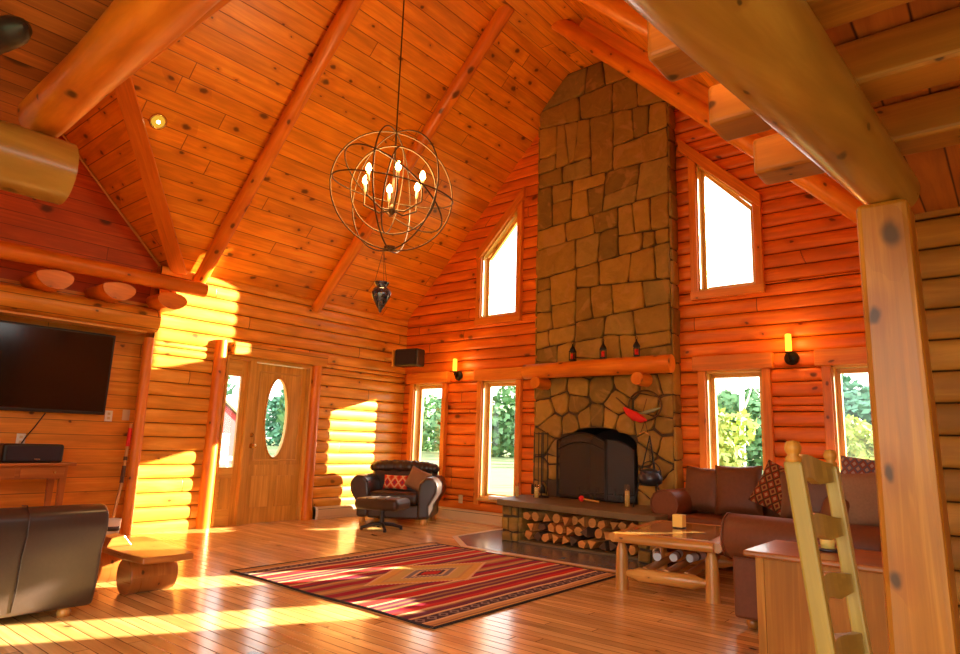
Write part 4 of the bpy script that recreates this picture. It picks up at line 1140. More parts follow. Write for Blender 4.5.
# ------------------------------------------------------------------ television wall furniture
t_ = thing('television', 'large flat black wall television under the thick log beam', 'television', (XB + .002, 2.11, 1.28))
m = MB(); m.box((.10, 0, .45), (.05, 1.72, .89), (0, R(2), 0)); m.build('screen_body', M['blackplastic'], t_, bevel=.01)
m = MB(); m.box((.1265, 0, .455), (.003, 1.67, .83), (0, R(2), 0)); m.build('screen', M['tvscreen'], t_)
m = MB(); m.box((.04, 0, .5), (.08, .4, .3)); m.build('wall_bracket', M['black'], t_)
m = MB(); m.tube([(XB + .03, 2.42, 1.28), (XB + .012, 2.34, 1.12), (XB + .02, 2.28, 1.03), (XB + .03, 2.24, .95), (XB + .06, 2.2, .88), (XB + .1, 2.18, .82)], .006, 6)
tag(m.build('cable', M['black']), 'thin dark cable hanging from the television to the table behind the speaker', 'cable')

cst = thing('console_table', 'small wooden side table with two drawers under the television', 'table', (-7.60, 2.12, 0)); 
m = MB(); m.b2((-.28, -.50, .755), (.20, .49, .785), along=(0, 1, 0)); m.build('tabletop', M['bench'], cst, bevel=.006)
m = MB(); m.b2((-.22, -.44, .63), (.15, .43, .755), along=(0, 1, 0)); m.build('apron', M['bench'], cst, bevel=.003)
for yy in (-.21, .21):
    m = MB(); m.b2((.15, yy - .19, .645), (.16, yy + .19, .745), along=(0, 1, 0)); dr = m.build('drawer', M['bench'], cst, bevel=.003)
    m = MB(); m.sphere((.17, yy + (.1 if yy > 0 else -.1), .695), .013, 10, 6); m.build('knob', M['brass'], dr)
for sx in (-.19, .12):
    for sy in (-.41, .40):
        m = MB(); m.hexa([(sx - .018, sy - .018, 0), (sx + .018, sy - .018, 0), (sx + .018, sy + .018, 0), (sx - .018, sy + .018, 0), (sx - .032, sy - .032, .755), (sx + .032, sy - .032, .755), (sx + .032, sy + .032, .755), (sx - .032, sy + .032, .755)]); m.build('leg', M['bench'], cst, bevel=.003)
sp = thing('centre_speaker', 'long black centre speaker on the small table under the television', 'speaker', (-7.56, 2.24, .786))
m = MB(); m.box((0, 0, .09), (.2, .52, .18)); m.build('cabinet', M['blackplastic'], sp, bevel=.025, seg=3)
m = MB(); m.box((.102, 0, .092), (.008, .45, .14)); m.build('grille', M['grille'], sp, bevel=.003)
m = MB(); m.box((.107, .03, .035), (.003, .05, .01)); m.build('badge', M['steel'], sp)
r = thing('teal_box', 'small teal box at the left edge of the side table', 'box', (-7.5, 1.90, .786)); m = MB(); m.box((0, 0, .09), (.1, .08, .18)); m.build('body', M['teal'], r, bevel=.005); m = MB(); m.box((0, 0, .185), (.104, .084, .012)); m.build('lid', M['white'], r, bevel=.003)

# walking stick leaning in the corner
r = thing('walking_stick', 'carved wooden walking stick with red bands leaning in the corner by the switch', 'walking stick', (-7.62, 3.17, 0))
P = [(0.02, -.08, .0), (.0, -.05, .3), (-.02, -.01, .55), (-.06, .02, .9), (-.10, .05, 1.2)]
m = MB(); m.tube(P, [.014, .016, .017, .019, .021], 8, jit=.05); m.build('shaft', M['table'], r)
for z0_, z1_, mt in ((.56, .74, 'bark'), (.8, .84, 'bark'), (.95, 1.15, 'red')):
    def at_z(z):
        for i in range(4):
            if P[i][2] <= z <= P[i + 1][2]:
                k = (z - P[i][2]) / (P[i + 1][2] - P[i][2]); return tuple(P[i][j] + (P[i + 1][j] - P[i][j]) * k for j in range(3))
    m = MB(); m.tube([at_z(z0_), at_z(z1_)], .022, 8); m.build('band', M[mt], r)
r = thing('white_bucket', 'small white container on the floor in the corner by the walking stick', 'container', (-7.50, 3.06, 0)); m = MB(); m.lathe([(.07, 0), (.085, .2), (.08, .2), (.066, .01), (0, .01)], n=18); m.build('body', M['white'], r); m = MB(); m.lathe([(.083, .085), (.083, .13), (.078, .13), (.078, .085)], n=18); m.build('label_band', M['dish'], r)

# ------------------------------------------------------------------ log bench
r = thing('log_bench', 'low slab bench on half log legs beside the black sofa', 'bench', (-5.1, 2.3, 0))
m = MB(); pl = [(-.50, -.16), (-.2, -.19), (.2, -.2), (.46, -.18), (.475, .0), (.47, .17), (.1, .22), (-.2, .24), (-.5, .26)]
m.prism(pl, (0, 0, .235), (1, 0, 0), (0, 1, 0), (0, 0, 1), .045); m.build('seat_slab', M['bench'], r, bevel=.01)
for x in (.17, -.34):
    m = MB(); pr_ = [(x + .125 * math.cos(a), .118 + .125 * math.sin(a)) for a in [2 * PI * k / 20 for k in range(20)]]
    pr_ = [(p[0], min(max(p[1], .0), .235)) for p in pr_]
    m.prism(pr_, (0, -.17, 0), (1, 0, 0), (0, 0, 1), (0, 1, 0), .33, smooth=True); m.build('log_leg', M['bench'], r, bevel=.008)
m = MB(); m.prism([(-.09, 0), (.09, 0), (.03, .075), (-.06, .06)], (-5.38, 2.2, .2805), (0, 1, 0), (0, 0, 1), (1, 0, 0), .16)
tag(m.build('wooden_block', M['bench'], bevel=.005), 'small wooden wedge block on the low slab bench', 'block')

# ------------------------------------------------------------------ near black leather sofa seen from behind
def roll(mb, prof, a, b, axis, n=1):
    """extrude a closed profile; rounded ends come from bevel"""
    if axis == 'y': mb.prism(prof, (0, a, 0), (1, 0, 0), (0, 0, 1), (0, 1, 0), b - a, smooth=True)
    else: mb.prism(prof, (a, 0, 0), (0, 1, 0), (0, 0, 1), (1, 0, 0), b - a, smooth=True)
s1 = thing('leather_sofa', 'black leather sofa seen from behind at the lower left', 'sofa', (-4.9, .9, 0))
# back towards +x (x from .40 down)
m = MB()
prof = [(.36, .05), (.40, .2), (.41, .38), (.46, .52), (.45, .62), (.38, .665), (.28, .655), (.2, .58), (.17, .4), (.17, .05)]
roll(m, prof, -.86, .90, 'y'); m.build('backrest', M['leather'], s1, bevel=.03, seg=3)
for yy in (.02, .46, -.42):
    m = MB(); m.tube([(.372, yy, .08), (.408, yy, .2), (.418, yy, .38), (.466, yy, .52), (.458, yy, .62), (.385, yy, .672), (.3, yy, .665)], .004, 5); m.build('seam_piping', M['leather'], s1)
m = MB(); m.b2((-.45, -.62, .06), (.2, .62, .26)); m.build('base', M['leather'], s1, bevel=.03)
for yy in (-.3, .3):
    m = MB(); m.b2((-.47, yy - .3, .26), (.17, yy + .3, .40)); m.build('seat_cushion', M['leather'], s1, bevel=.05, seg=3)
for sg in (-1, 1):
    m = MB(); pa = [(.0 + sg * .64, .05), (sg * .86, .05), (sg * .88, .3), (sg * .93, .45), (sg * .88, .55), (sg * .74, .56), (sg * .64, .48)]
    m.prism(pa, (-.47, 0, 0), (0, 1, 0), (0, 0, 1), (1, 0, 0), .8, smooth=True); m.build('armrest', M['leather'], s1, bevel=.03, seg=3)
for sx in (-.4, .3):
    for sy in (-.78, .76):
        m = MB(); m.lathe([(.035, 0), (.04, .02), (.03, .055)], (sx, sy, 0), 14); m.build('foot', M['table'], s1)
m = MB(); m.pillow((0, 0, 0), .42, .40, .16, (R(-15), 0, 0)); o = m.build('throw_pillow', M['kilimB']); o.location = (-4.98, .98, .64); o.rotation_euler = (0, 0, R(80)); tag(o, 'patterned brown throw pillow behind the top of the black sofa', 'pillow')

# ------------------------------------------------------------------ armchair and ottoman in the corner
ac = thing('leather_armchair', 'wide dark leather armchair in the corner beside the front door wall', 'armchair', (-6.84, 6.60, 0), R(33))
m = MB(); m.b2((-.36, -.40, .07), (.36, .40, .26)); m.build('base', M['leather'], ac, bevel=.03)
m = MB(); m.b2((-.34, -.43, .26), (.34, .25, .42)); m.build('seat_cushion', M['leather'], ac, bevel=.055, seg=4)
m = MB(); prof = [(.12, .30), (.14, .60), (.16, .72), (.22, .79), (.33, .80), (.42, .74), (.44, .6), (.42, .08), (.2, .08)]
m.prism(prof, (-.46, 0, 0), (0, 1, 0), (0, 0, 1), (1, 0, 0), .92, smooth=True); bk = m.build('backrest', M['leather'], ac, bevel=.05, seg=3)
m = MB(); n_ = 96
m.tube([(-.49 + .98 * k / n_, .22 + .02 * math.cos(k), .715 + .02 * math.sin(PI * k / n_)) for k in range(n_ + 1)], [(.085 + .012 * math.sin(k * 1.05) * abs(math.sin(k * .21 + 1))) * (1 - (2 * k / n_ - 1) ** 8) ** .5 + .004 for k in range(n_ + 1)], 16)
m.build('headrest_roll', M['leather'], ac)
for sg in (-1, 1):
    m = MB(); pa = [(sg * .34, .08), (sg * .50, .08), (sg * .50, .25), (sg * .60, .42), (sg * .61, .54), (sg * .54, .63), (sg * .43, .63), (sg * .35, .55), (sg * .33, .40)]
    m.prism(pa, (0, -.44, 0), (1, 0, 0), (0, 0, 1), (0, 1, 0), .78, smooth=True); m.build('armrest', M['leather'], ac, bevel=.04, seg=3)
for sx in (-.42, .42):
    for sy in (-.38, .36):
        m = MB(); m.lathe([(.04, 0), (.045, .03), (.04, .08)], (sx, sy, 0), 12); m.build('foot', M['table'], ac)
m = MB(); m.pillow((0, 0, 0), .36, .20, .10, (R(-18), 0, 0)); o = m.build('red_pillow', M['kilimR']); o.location = (-6.86, 6.52, .53); o.rotation_euler = (0, 0, R(28)); tag(o, 'small red patterned pillow on the dark leather armchair', 'pillow')
m = MB(); m.pillow((0, 0, 0), .32, .30, .13, (R(-16), R(20), 0)); o = m.build('tan_pillow', M['tan']); o.location = (-6.57, 6.66, .575); o.rotation_euler = (0, 0, R(20)); tag(o, 'plain tan brown pillow leaning on the right arm of the leather armchair', 'pillow')

ot = thing('ottoman', 'round-cornered dark leather ottoman on a swivel base before the armchair', 'ottoman', (-6.32, 5.80, 0), R(22))
m = MB(); m.b2((-.30, -.22, .25), (.30, .22, .39)); m.build('cushion', M['leather'], ot, bevel=.055, seg=4)
for x in (-.13, 0, .13): m = MB(); m.tube([(x, -.2, .39), (x, .2, .39)], .006, 5); m.build('seam_piping', M['leather'], ot)
m = MB(); m.tube([(0, 0, .05), (0, 0, .27)], .03, 12); m.tube([(0, 0, .25), (0, 0, .265)], .12, 14); m.build('column', M['blackplastic'], ot)
for k in range(4):
    a = R(35 + 90 * k); m = MB(); m.tube([(0, 0, .075), (.14 * math.cos(a), .14 * math.sin(a), .06), (.26 * math.cos(a), .26 * math.sin(a), .028)], [.026, .022, .018], 8); m.lathe([(.02, 0), (.02, .02), (.012, .03)], (.25 * math.cos(a), .25 * math.sin(a), 0), 10); m.build('leg', M['blackplastic'], ot)

# ------------------------------------------------------------------ rug
X0, X1, Y0, Y1 = -5.14, -2.84, 3.08, 5.46
rg = thing('striped_rug', 'southwestern red, purple and tan striped rug with a gold centre medallion', 'rug', ((X0 + X1) / 2, (Y0 + Y1) / 2, 0)); RO = rg.location.copy()
m = MB(); nx = ny = 40
base = 0
def rz_(x, y): return .011 + .0015 * math.sin(x * 9 + y * 4) + .001 * math.sin(y * 17)
for i in range(nx + 1):
    for j in range(ny + 1):
        x = X0 + (X1 - X0) * i / nx; y = Y0 + (Y1 - Y0) * j / ny
        m.v.append((x, y + .012 * math.sin(x * 5), rz_(x, y)))
for i in range(nx):
    for j in range(ny):
        idx = [i * (ny + 1) + j, (i + 1) * (ny + 1) + j, (i + 1) * (ny + 1) + j + 1, i * (ny + 1) + j + 1]
        m.face(idx, [(j / ny, i / nx), (j / ny, (i + 1) / nx), ((j + 1) / ny, (i + 1) / nx), ((j + 1) / ny, i / nx)], True)
o = m.build('woven_field', M['rug'], rg); o.location = -RO
m = MB(); P = []
for i in range(nx): x = X0 + (X1 - X0) * i / nx; P.append((x, Y0 + .012 * math.sin(x * 5), .008))
for j in range(ny): y = Y0 + (Y1 - Y0) * j / ny; P.append((X1, y, .008))
for i in range(nx): x = X1 - (X1 - X0) * i / nx; P.append((x, Y1 + .012 * math.sin(x * 5), .008))
for j in range(ny): y = Y1 - (Y1 - Y0) * j / ny; P.append((X0, y, .008))
m.tube(P, .0085, 6, close=True); o = m.build('binding', M['rugedge'], rg); o.location = -RO

# ------------------------------------------------------------------ coffee table of logs
ct = thing('log_coffee_table', 'golden log coffee table with a tiled top and lower slat shelf', 'coffee table', (-2.30, 5.57, 0), R(8))
W, Ln = .40, .61
m = MB(); m.b2((-W, -Ln, .37), (W, Ln, .435), along=(0, 1, 0)); m.build('tabletop', M['table'], ct, bevel=.02, seg=3)
m = MB(); m.b2((-W + .07, -Ln + .08, .4352), (W - .07, Ln - .08, .4385), along=(0, 1, 0)); tp = m.build('inset_top', M['tabletop'], ct)
for x0_, y0_, x1_, y1_ in ((-W + .02, -Ln - .005, W - .02, -Ln - .005), (-W + .02, Ln, W - .02, Ln), (-W, -Ln, -W, Ln), (W, -Ln, W, Ln)):
    m = MB(); m.log((x0_, y0_, .40), (x1_, y1_, .40), .038, .036, n=12, jit=.08); m.build('edge_log', M['table'], ct)
for sx in (-1, 1):
    for sy in (-1, 1):
        m = MB(); m.tube([(sx * (W - .05), sy * (Ln - .06), z) for z in (0, .1, .24, .31, .35, .385)], [.054, .052, .049, .046, .03, .026], 14, jit=.05); m.build('leg', M['table'], ct)
for sy in (-1, 1):
    m = MB(); m.tube([(x * (W - .05), sy * (Ln - .06), .13 + sy * 0) for x in (-.9, -.75, -.6, 0, .6, .75, .9)], [.026, .034, .055, .05, .055, .034, .026], 12, jit=.08); m.build('stretcher', M['table'], ct)
for sx in (-.16, .0, .16):
    m = MB(); m.log((sx, -Ln + .06, .165), (sx, Ln - .06, .165), .03, .03, n=10, jit=.08); m.build('shelf_slat', M['table'], ct)
# rolled white papers on the shelf
for k, (x, lb) in enumerate(((-.2, 'rolled white paper at the left on the coffee table shelf'), (-.05, 'rolled white paper in the middle of the coffee table shelf'), (.10, 'rolled white paper at the right on the coffee table shelf'))):
    q = thing('paper_roll', lb, 'paper roll', (0, 0, 0), group='rolls on the coffee table shelf')
    w_ = Matrix.Rotation(R(8), 3, 'Z') @ Vector((x, -.1 + .06 * k, 0)) + Vector((-2.30, 5.57, 0)); q.location = (w_.x, w_.y, .228); q.rotation_euler = (0, 0, R(8 + 18 - 14 * k))
    m = MB(); m.tube([(0, -.13, 0), (0, .13, 0)], .033, 14); m.build('roll', M['paper'], q)
    m = MB(); m.tube([(0, -.02, 0), (0, .02, 0)], .0345, 14); m.build('band', M['dish'], q)
q = thing('square_candle', 'square yellow candle on a dark dish on the coffee table', 'candle', (-2.37, 5.66, .439))
m = MB(); m.lathe([(.055, 0), (.06, .008), (.0, .009)], n=16); m.build('dish', M['dish'], q)
m = MB(); m.box((0, 0, .062), (.09, .09, .105)); m.build('wax', M['wax'], q, bevel=.006)
m = MB(); m.tube([(0, 0, .11), (0, 0, .125)], .002, 5); m.build('wick', M['black'], q)

# ------------------------------------------------------------------ sofas at the right
def couch(name, lab, loc, rz, width, arms=(1, 1), back=True):
    r = thing(name, lab, 'sofa', loc, rz)
    # local: width along x, front -y, depth .92
    w = width / 2
    m = MB(); m.b2((-w + .1, -.40, .06), (w - .1, .40, .28)); m.build('base', M['sofa'], r, bevel=.02)
    n = max(2, round((width - .5) / .75)); sw = (width - .46) / n
    for k in range(n):
        x = -w + .23 + sw * k; m = MB(); m.b2((x + .004, -.45, .28), (x + sw - .004, .22, .47)); m.build('seat_cushion', M['sofa'], r, bevel=.05, seg=3)
    m = MB(); prof = [(.14, .28), (.16, .6), (.2, .78), (.28, .85), (.38, .84), (.44, .74), (.45, .08), (.2, .08)]
    m.prism(prof, (-w + .12, 0, 0), (0, 1, 0), (0, 0, 1), (1, 0, 0), width - .24 - (.42 if name == 'brown_loveseat' else 0), smooth=True); m.build('backrest', M['sofa'], r, bevel=.03, seg=3)
    for k in range(n):
        x = -w + .23 + sw * (k + .5); m = MB(); m.pillow((x, .12, .66), sw, .42, .22, (R(-10), 0, 0), pinch=.05); m.build('back_cushion', M['sofa'], r)
    for sg, on in ((-1, arms[0]), (1, arms[1])):
        if not on: continue
        m = MB(); cx = sg * (w - .12); pa = []
        for k in range(13):
            a = R(k * 360 / 13); pa.append((cx + .15 * math.cos(a), .565 + .145 * math.sin(a)))
        pb = [(cx + .09, .07), (cx + .10, .45), (cx - .10, .45), (cx - .09, .07)]
        m.prism(pb[::-1], (0, -.435, 0), (1, 0, 0), (0, 0, 1), (0, 1, 0), .83)
        m.prism(pa, (0, -.48, 0), (1, 0, 0), (0, 0, 1), (0, 1, 0), .90, smooth=True); arm = m.build('armrest', M['sofa'], r, bevel=.02, seg=2)
        m = MB(); m.tube([(cx + (p[0] - cx) * .97, -.482, .565 + (p[1] - .565) * .97) for p in pa], .007, 6, close=True); m.build('front_piping', M['sofa'], arm)
    for sx in (-w + .16, w - .16):
        for sy in (-.36, .36):
            m = MB(); m.lathe([(.03, 0), (.042, .02), (.045, .04), (.03, .07)], (sx, sy, 0), 12); m.build('foot', M['bench'], r)
    return r
couch('brown_sofa', 'reddish brown leather sofa under the right windows', (-1.74, 6.88, 0), 0, 2.43, (1, 0))
couch('brown_loveseat', 'reddish brown leather loveseat with a rolled arm facing the coffee table', (-1.08, 5.35, 0), R(-90), 1.85, (0, 1))
def pil(name, lab, loc, w, h, t, rot, mat):
    m = MB(); m.pillow((0, 0, 0), w, h, t, (0, 0, 0)); o = m.build(name, M[mat]); o.location = loc; o.rotation_euler = rot; tag(o, lab, {'throw_blanket': 'blanket', 'lace_cloth': 'cloth'}.get(name, 'pillow'), None); return o
pil('leather_pillow', 'brown leather pillow at the left end of the sofa by the chimney', (-2.60, 6.86, .71), .42, .46, .17, (R(-14), R(3), 0), 'sofapil')
pil('leather_pillow', 'larger brown leather pillow second from the left arm of the window sofa', (-2.22, 6.78, .73), .46, .50, .18, (R(-14), R(-2), R(4)), 'sofapil')
pil('tapestry_pillow', 'brown tapestry pillow with gold pattern right of the leather pillows', (-1.80, 6.70, .76), .44, .44, .15, (R(-16), R(24), 0), 'kilimB')
pil('leather_pillow', 'dark brown pillow on the loveseat behind the ladder-back chair', (-1.12, 4.86, .83), .38, .32, .15, (R(-12), 0, R(6)), 'sofapil')
pil('leather_pillow', 'tan topped brown pillow on the loveseat left of the squared post', (-.75, 4.80, .84), .40, .36, .16, (R(-10), R(-8), R(8)), 'tan')
pil('throw_blanket', 'folded patterned throw on the sofa back beside the squared post', (-1.05, 7.02, .95), .62, .26, .14, (R(-20), R(6), 0), 'throw')
pil('lace_cloth', 'white patterned cloth along the top of the window sofa back', (-2.5, 7.12, .88), .5, .08, .12, (0, 0, 0), 'throw')

# ------------------------------------------------------------------ side cabinet
cb = thing('oak_cabinet', 'oak side cabinet with an overhanging top behind the ladder-back chair', 'cabinet', (-.82, 3.86, 0))
m = MB(); m.b2((-.285, -.26, .06), (.36, .24, .59), along=(0, 0, 1)); m.build('body', M['cab'], cb, bevel=.004)
m = MB(); m.b2((-.335, -.31, .59), (.40, .26, .62), along=(1, 0, 0)); m.build('top', M['bench'], cb, bevel=.01)
m = MB(); m.b2((-.235, -.25, 0), (.355, .23, .06)); m.build('plinth', M['cab'], cb)
for x in (-.265, .345): m = MB(); m.b2((x - .02, -.268, .06), (x + .02, -.26, .59), along=(0, 0, 1)); m.build('corner_stile', M['cab'], cb, bevel=.002)
q = thing('small_candle', 'small round yellow candle on a dark dish on the oak cabinet', 'candle', (-.83, 3.90, .6205))
m = MB(); m.lathe([(.06, 0), (.065, .012), (.05, .015), (0, .01)], n=18); m.build('dish', M['dish'], q)
m = MB(); m.lathe([(.034, .01), (.038, .05), (.03, .075), (0, .08)], n=16); m.build('wax', M['wax'], q)

# ------------------------------------------------------------------ ladder-back chair
cr = thing('ladder_back_chair', 'pale wooden ladder-back chair with turned finials in the right foreground', 'chair', (0, 0, 0))
A0, A1 = Vector((-.388, 1.55, 1.10)), Vector((-.325, 1.60, .45))     # near post top / seat level
B0, B1 = Vector((-.413, 2.03, 1.085)), Vector((-.348, 2.05, .45))
def post(top, seat, w, t_):
    r_ = thing  # noqa
    m = MB()
    foot = Vector((seat.x - .02, seat.y, 0))
    d_ = (B0 - A0).normalized()
    for p, q in ((top, seat), (seat, foot)):
        m.hexa([p + Vector((-w, 0, 0)) - d_ * t_, p + Vector((w, 0, 0)) - d_ * t_, p + Vector((w, 0, 0)) + d_ * t_, p + Vector((-w, 0, 0)) + d_ * t_,
                q + Vector((-w, 0, 0)) - d_ * t_, q + Vector((w, 0, 0)) - d_ * t_, q + Vector((w, 0, 0)) + d_ * t_, q + Vector((-w, 0, 0)) + d_ * t_], along=(0, 0, 1))
    o = m.build('back_post', M['chairw'], cr, bevel=.006)
    m = MB(); m.lathe([(.012, -.003), (.016, .0), (.017, .008), (.011, .014), (.016, .021), (.018, .031), (.013, .043), (.0, .046)], top, 16); m.build('finial', M['cab'], o)
    return foot
fa = post(A0, A1, .019, .016); fb = post(B0, B1, .018, .024)
zs = [(1.112, 1.045), (.97, .907), (.83, .766), (.685, .62)]
for zt_, zb_ in zs:
    m = MB(); n = 14; vs = []
    for i in range(n + 1):
        k = i / n
        def P_(z):
            a = A0.lerp(A1, (A0.z - z) / (A0.z - A1.z)); b = B0.lerp(B1, (B0.z - z) / (B0.z - B1.z)); p = a.lerp(b, k); p.x -= .028 * math.sin(PI * k); return p
        zt2 = zt_ - .012 * math.cos(k * 2 * PI) - .008; zb2 = zb_ + (.022 if .3 < k < .7 else 0) * math.sin((k - .3) / .4 * PI) - .006 * math.sin(k * PI)
        vs.append((P_(zt2), P_(zb2)))
    for i in range(n):
        a, b = vs[i], vs[i + 1]; dx = Vector((.011, 0, 0))
        m.hexa([a[1] - dx, a[1] + dx, b[1] + dx, b[1] - dx, a[0] - dx, a[0] + dx, b[0] + dx, b[0] - dx], along=(0, 1, 0))
    m.build('ladder_slat', M['chairw'], cr)
m = MB(); m.b2((-.33, 1.58, .44), (.14, 2.06, .47), along=(0, 1, 0)); m.build('seat', M['tan'], cr, bevel=.012)
for y in (1.57, 2.07):
    m = MB(); m.tube([(.13, y, 0), (.13, y, .47)], [.018, .021], 12); m.build('front_leg', M['chairw'], cr)
    m = MB(); m.tube([(-.31, y, .2), (.13, y, .2)], .011, 8); m.build('side_rung', M['chairw'], cr)
m = MB(); m.tube([(.13, 1.57, .25), (.13, 2.07, .25)], .012, 8); m.build('front_rung', M['chairw'], cr)

# white cloth on the low sill beside the hearth
m = MB(); m.pillow((0, 0, 0), .34, .055, .14, (0, 0, 0)); o = m.build('folded_cloth', M['paper']); o.location = (-5.62, 7.29, .372); tag(o, 'small folded white cloth on the sill of the window left of the hearth', 'cloth')

# ------------------------------------------------------------------ outside
m = MB(); m.poly([(-300, -300, -.45), (200, -300, -.45), (200, 300, -.45), (-300, 300, -.45)], [(0, 0), (1, 0), (1, 1), (0, 1)]); tag(m.build('ground', M['lawn']), kind='structure')
rt = random.Random(5)
def crown(rx, rz, seed, nleaf=1500, leaf=.5):
    r_ = random.Random(seed); m = MB(); blobs = [(r_.uniform(-.5, .5) * rx, r_.uniform(-.5, .5) * rx, rz * r_.uniform(.15, .95)) for _ in range(16)]
    for i in range(nleaf):
        bx, by, bz = blobs[i % 16]; s_ = rx * (.55 if bz < rz * .6 else .38)
        v = Vector((r_.gauss(0, 1), r_.gauss(0, 1), r_.gauss(0, 1))).normalized() * s_ * r_.uniform(.75, 1.05)
        c_ = Vector((bx, by, bz)) + v; a = Vector((r_.uniform(-1, 1), r_.uniform(-1, 1), r_.uniform(-1, 1))).normalized() * leaf; b = a.cross(v).normalized() * leaf
        m.poly([c_ - a, c_ + b * .6, c_ + a, c_ - b * .6], [(0, 0)] * 4)
    return m
def tree(x, y, rx, rz, mat, lab, group=None, trunk_r=.18, seed=1, nleaf=1500, leaf=.5, base=.3, name='tree'):
    r = thing(name, lab, 'tree' if name == 'tree' else 'bush', (x, y, -.45), 0, group)
    m = MB(); m.tube([(0, 0, -.1), (.1, 0, base + rz * .4), (0, .1, base + rz * .8)], [trunk_r, trunk_r * .7, trunk_r * .3], 8); m.build('trunk', M['trunk'], r)
    o = crown(rx, rz, seed, nleaf, leaf).build('crown', M[mat], r); o.location = (0, 0, base); o.visible_shadow = True; return r
protos = [tree(-60, 62, 3.6, 9.0, 'leafA', '', 'trees beyond the lawn', seed=1), tree(-54, 66, 4.0, 10.5, 'leafB', '', 'trees beyond the lawn', seed=2), tree(-48, 60, 3.2, 8.0, 'leafA', '', 'trees beyond the lawn', seed=3)]
lbs = ['mid green tree of the row beyond the lawn', 'taller blue-green tree of the row beyond the lawn', 'smaller green tree of the row beyond the lawn']
for p, lb in zip(protos, lbs): p['label'] = lb
rowpos = [(-100 + 9.0 * i, 60 + rt.uniform(-1, 1)) for i in range(12)] + [(-95.5 + 9.0 * i, 69 + rt.uniform(-1, 1)) for i in range(12)]
for i, (x, y) in enumerate(rowpos):
    k = i % 3; q = protos[k] if i < 3 else copy_tree(protos[k])
    q.location = (x, y, -.45); q.rotation_euler.z = rt.uniform(0, 6); s_ = rt.uniform(.85, 1.0) * (1.05 if i < 12 else 1.15); q.scale = (s_, s_, s_ * .8); q['label'] = lbs[k]
tree(-8.2, 22.5, 1.5, 2.6, 'leafC', 'yellow-green bush outside the first window right of the chimney', None, .1, 11, 1800, .16, .2, 'bush')
tree(-4.0, 26.5, 1.5, 2.4, 'leafC', 'paler yellow-green bush further right outside the right windows', None, .1, 12, 1800, .16, .1, 'bush')
for k, (x, y) in enumerate(((-9.3, 29), (-8.6, 32.5), (-5.9, 31))):
    r = thing('birch_tree', ['slim pale birch trunk left in the window right of the chimney', 'slim pale birch trunk centred in the window right of the chimney', 'forked pale birch in the rightmost window'][k], 'tree', (x, y, -.45))
    m = MB(); m.tube([(0, 0, 0), (.1, 0, 4), (-.1, 0, 9)], [.14, .11, .05], 8); m.build('trunk', M['railw'], r)
    for z in (3, 4.2, 5.5, 6.5):
        a = rt.uniform(0, 6); m = MB(); m.tube([(.05, 0, z), (math.cos(a) * 1.2, math.sin(a) * 1.2, z + 1.6)], [.05, .015], 6); m.build('branch', M['railw'], r)
# red shed seen through the sidelight, porch rail
r = thing('red_shed', 'small red barn far away seen through the door sidelight', 'barn', (-33, 18.3, -.45))
m = MB(); m.prism([(-1.8, 0), (1.8, 0), (1.8, 1.9), (0, 3.3), (-1.8, 1.9)], (0, 0, 0), (0, 1, 0), (0, 0, 1), (-1, 0, 0), 4); m.build('walls', M['redbarn'], r)
m = MB()
for sg in (-1, 1): m.hexa([(.2, sg * 2.1, 1.7), (-4.2, sg * 2.1, 1.7), (-4.2, 0, 3.32), (.2, 0, 3.32), (.2, sg * 2.1, 1.82), (-4.2, sg * 2.1, 1.82), (-4.2, 0, 3.46), (.2, 0, 3.46)])
m.build('roof', M['slab'], r); m = MB(); m.b2((0, -.6, 0), (.03, .6, 1.6)); m.build('barn_door', M['railw'], r)
r = thing('porch_railing', 'white porch railing outside the door sidelight', 'railing', (-9.6, 5.4, -.1))
m = MB(); m.b2((-.03, -1.6, .82), (.03, 1.9, .88)); m.build('top_rail', M['railw'], r); m = MB(); m.b2((-.02, -1.6, .1), (.02, 1.9, .14)); m.build('bottom_rail', M['railw'], r)
for k in range(18): m = MB(); y = -1.5 + k * .2; m.b2((-.015, y - .015, .14), (.015, y + .015, .82)); m.build('baluster', M['railw'], r)
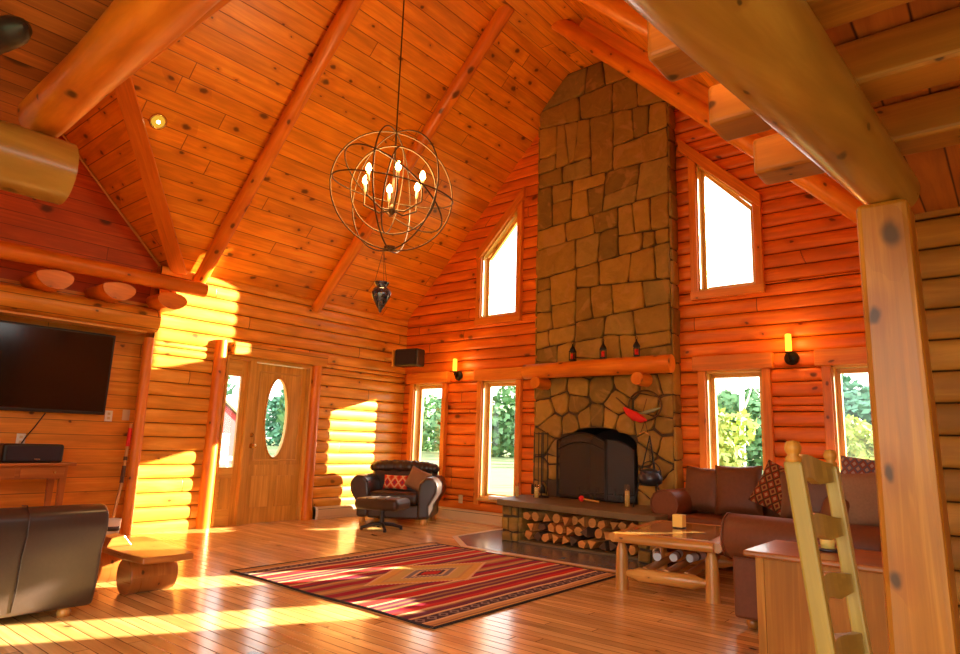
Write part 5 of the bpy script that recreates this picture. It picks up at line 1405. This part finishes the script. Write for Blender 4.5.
for i, (x, y) in enumerate(((-42, 10), (-46, 22), (-40, 30), (-50, 36))):
    q = copy_tree(protos[i % 3]); q.location = (x, y, -.45); q.scale = (.8, .8, .8); q['label'] = lbs[i % 3].replace('of the row beyond the lawn', 'behind the red barn'); q['group'] = 'trees behind the red barn'

# ------------------------------------------------------------------ world, sun, camera
w = bpy.data.worlds.new('World'); SC.world = w; w.use_nodes = True; nt = w.node_tree; nt.nodes.clear(); g = NT(nt)
out = g.n('ShaderNodeOutputWorld'); bg = g.n('ShaderNodeBackground')
tc = g.n('ShaderNodeTexCoord').outputs['Generated']; sp = g.n('ShaderNodeSeparateXYZ'); g.l(tc, sp.inputs[0])
g.l(g.ramp(sp.outputs[2], [(0, (.98, .97, .92)), (.35, (1, .97, .9)), (1, (.85, .9, .95))]), bg.inputs[0]); bg.inputs[1].default_value = 3.4
g.l(bg.outputs[0], out.inputs[0])
sd = bpy.data.lights.new('sun', 'SUN'); sd.energy = 42; sd.angle = R(.6); sd.color = (1, .86, .62)
so = bpy.data.objects.new('sun', sd); COL.objects.link(so); so.rotation_euler = Vector((-1, -1.89, -.54)).to_track_quat('-Z', 'Y').to_euler()

F_, yaw, pitch, roll_ = 650.0, R(39.69), R(10.046), R(1.827)
f = Vector((-math.sin(yaw) * math.cos(pitch), math.cos(yaw) * math.cos(pitch), math.sin(pitch)))
rt0 = Vector((math.cos(yaw), math.sin(yaw), 0)); up0 = rt0.cross(f)
r2 = rt0 * math.cos(roll_) + up0 * math.sin(roll_); u2 = -rt0 * math.sin(roll_) + up0 * math.cos(roll_)
cam = bpy.data.cameras.new('camera'); co = bpy.data.objects.new('camera', cam); COL.objects.link(co)
cam.sensor_width = 36; cam.lens = F_ / 960 * 36; cam.clip_start = .02; cam.clip_end = 1000
mt = Matrix((r2, u2, -f)).transposed().to_4x4(); mt.translation = Vector((0, 0, 1.12)); co.matrix_world = mt
SC.camera = co
SC.view_settings.view_transform = 'Standard'; SC.view_settings.look = 'None'; SC.view_settings.exposure = 0.15; SC.view_settings.gamma = 1; SC.view_settings.use_curve_mapping = False
SC.cycles.max_bounces = 10; SC.cycles.diffuse_bounces = 6; SC.cycles.transparent_max_bounces = 12
SC.cycles.sample_clamp_indirect = 8
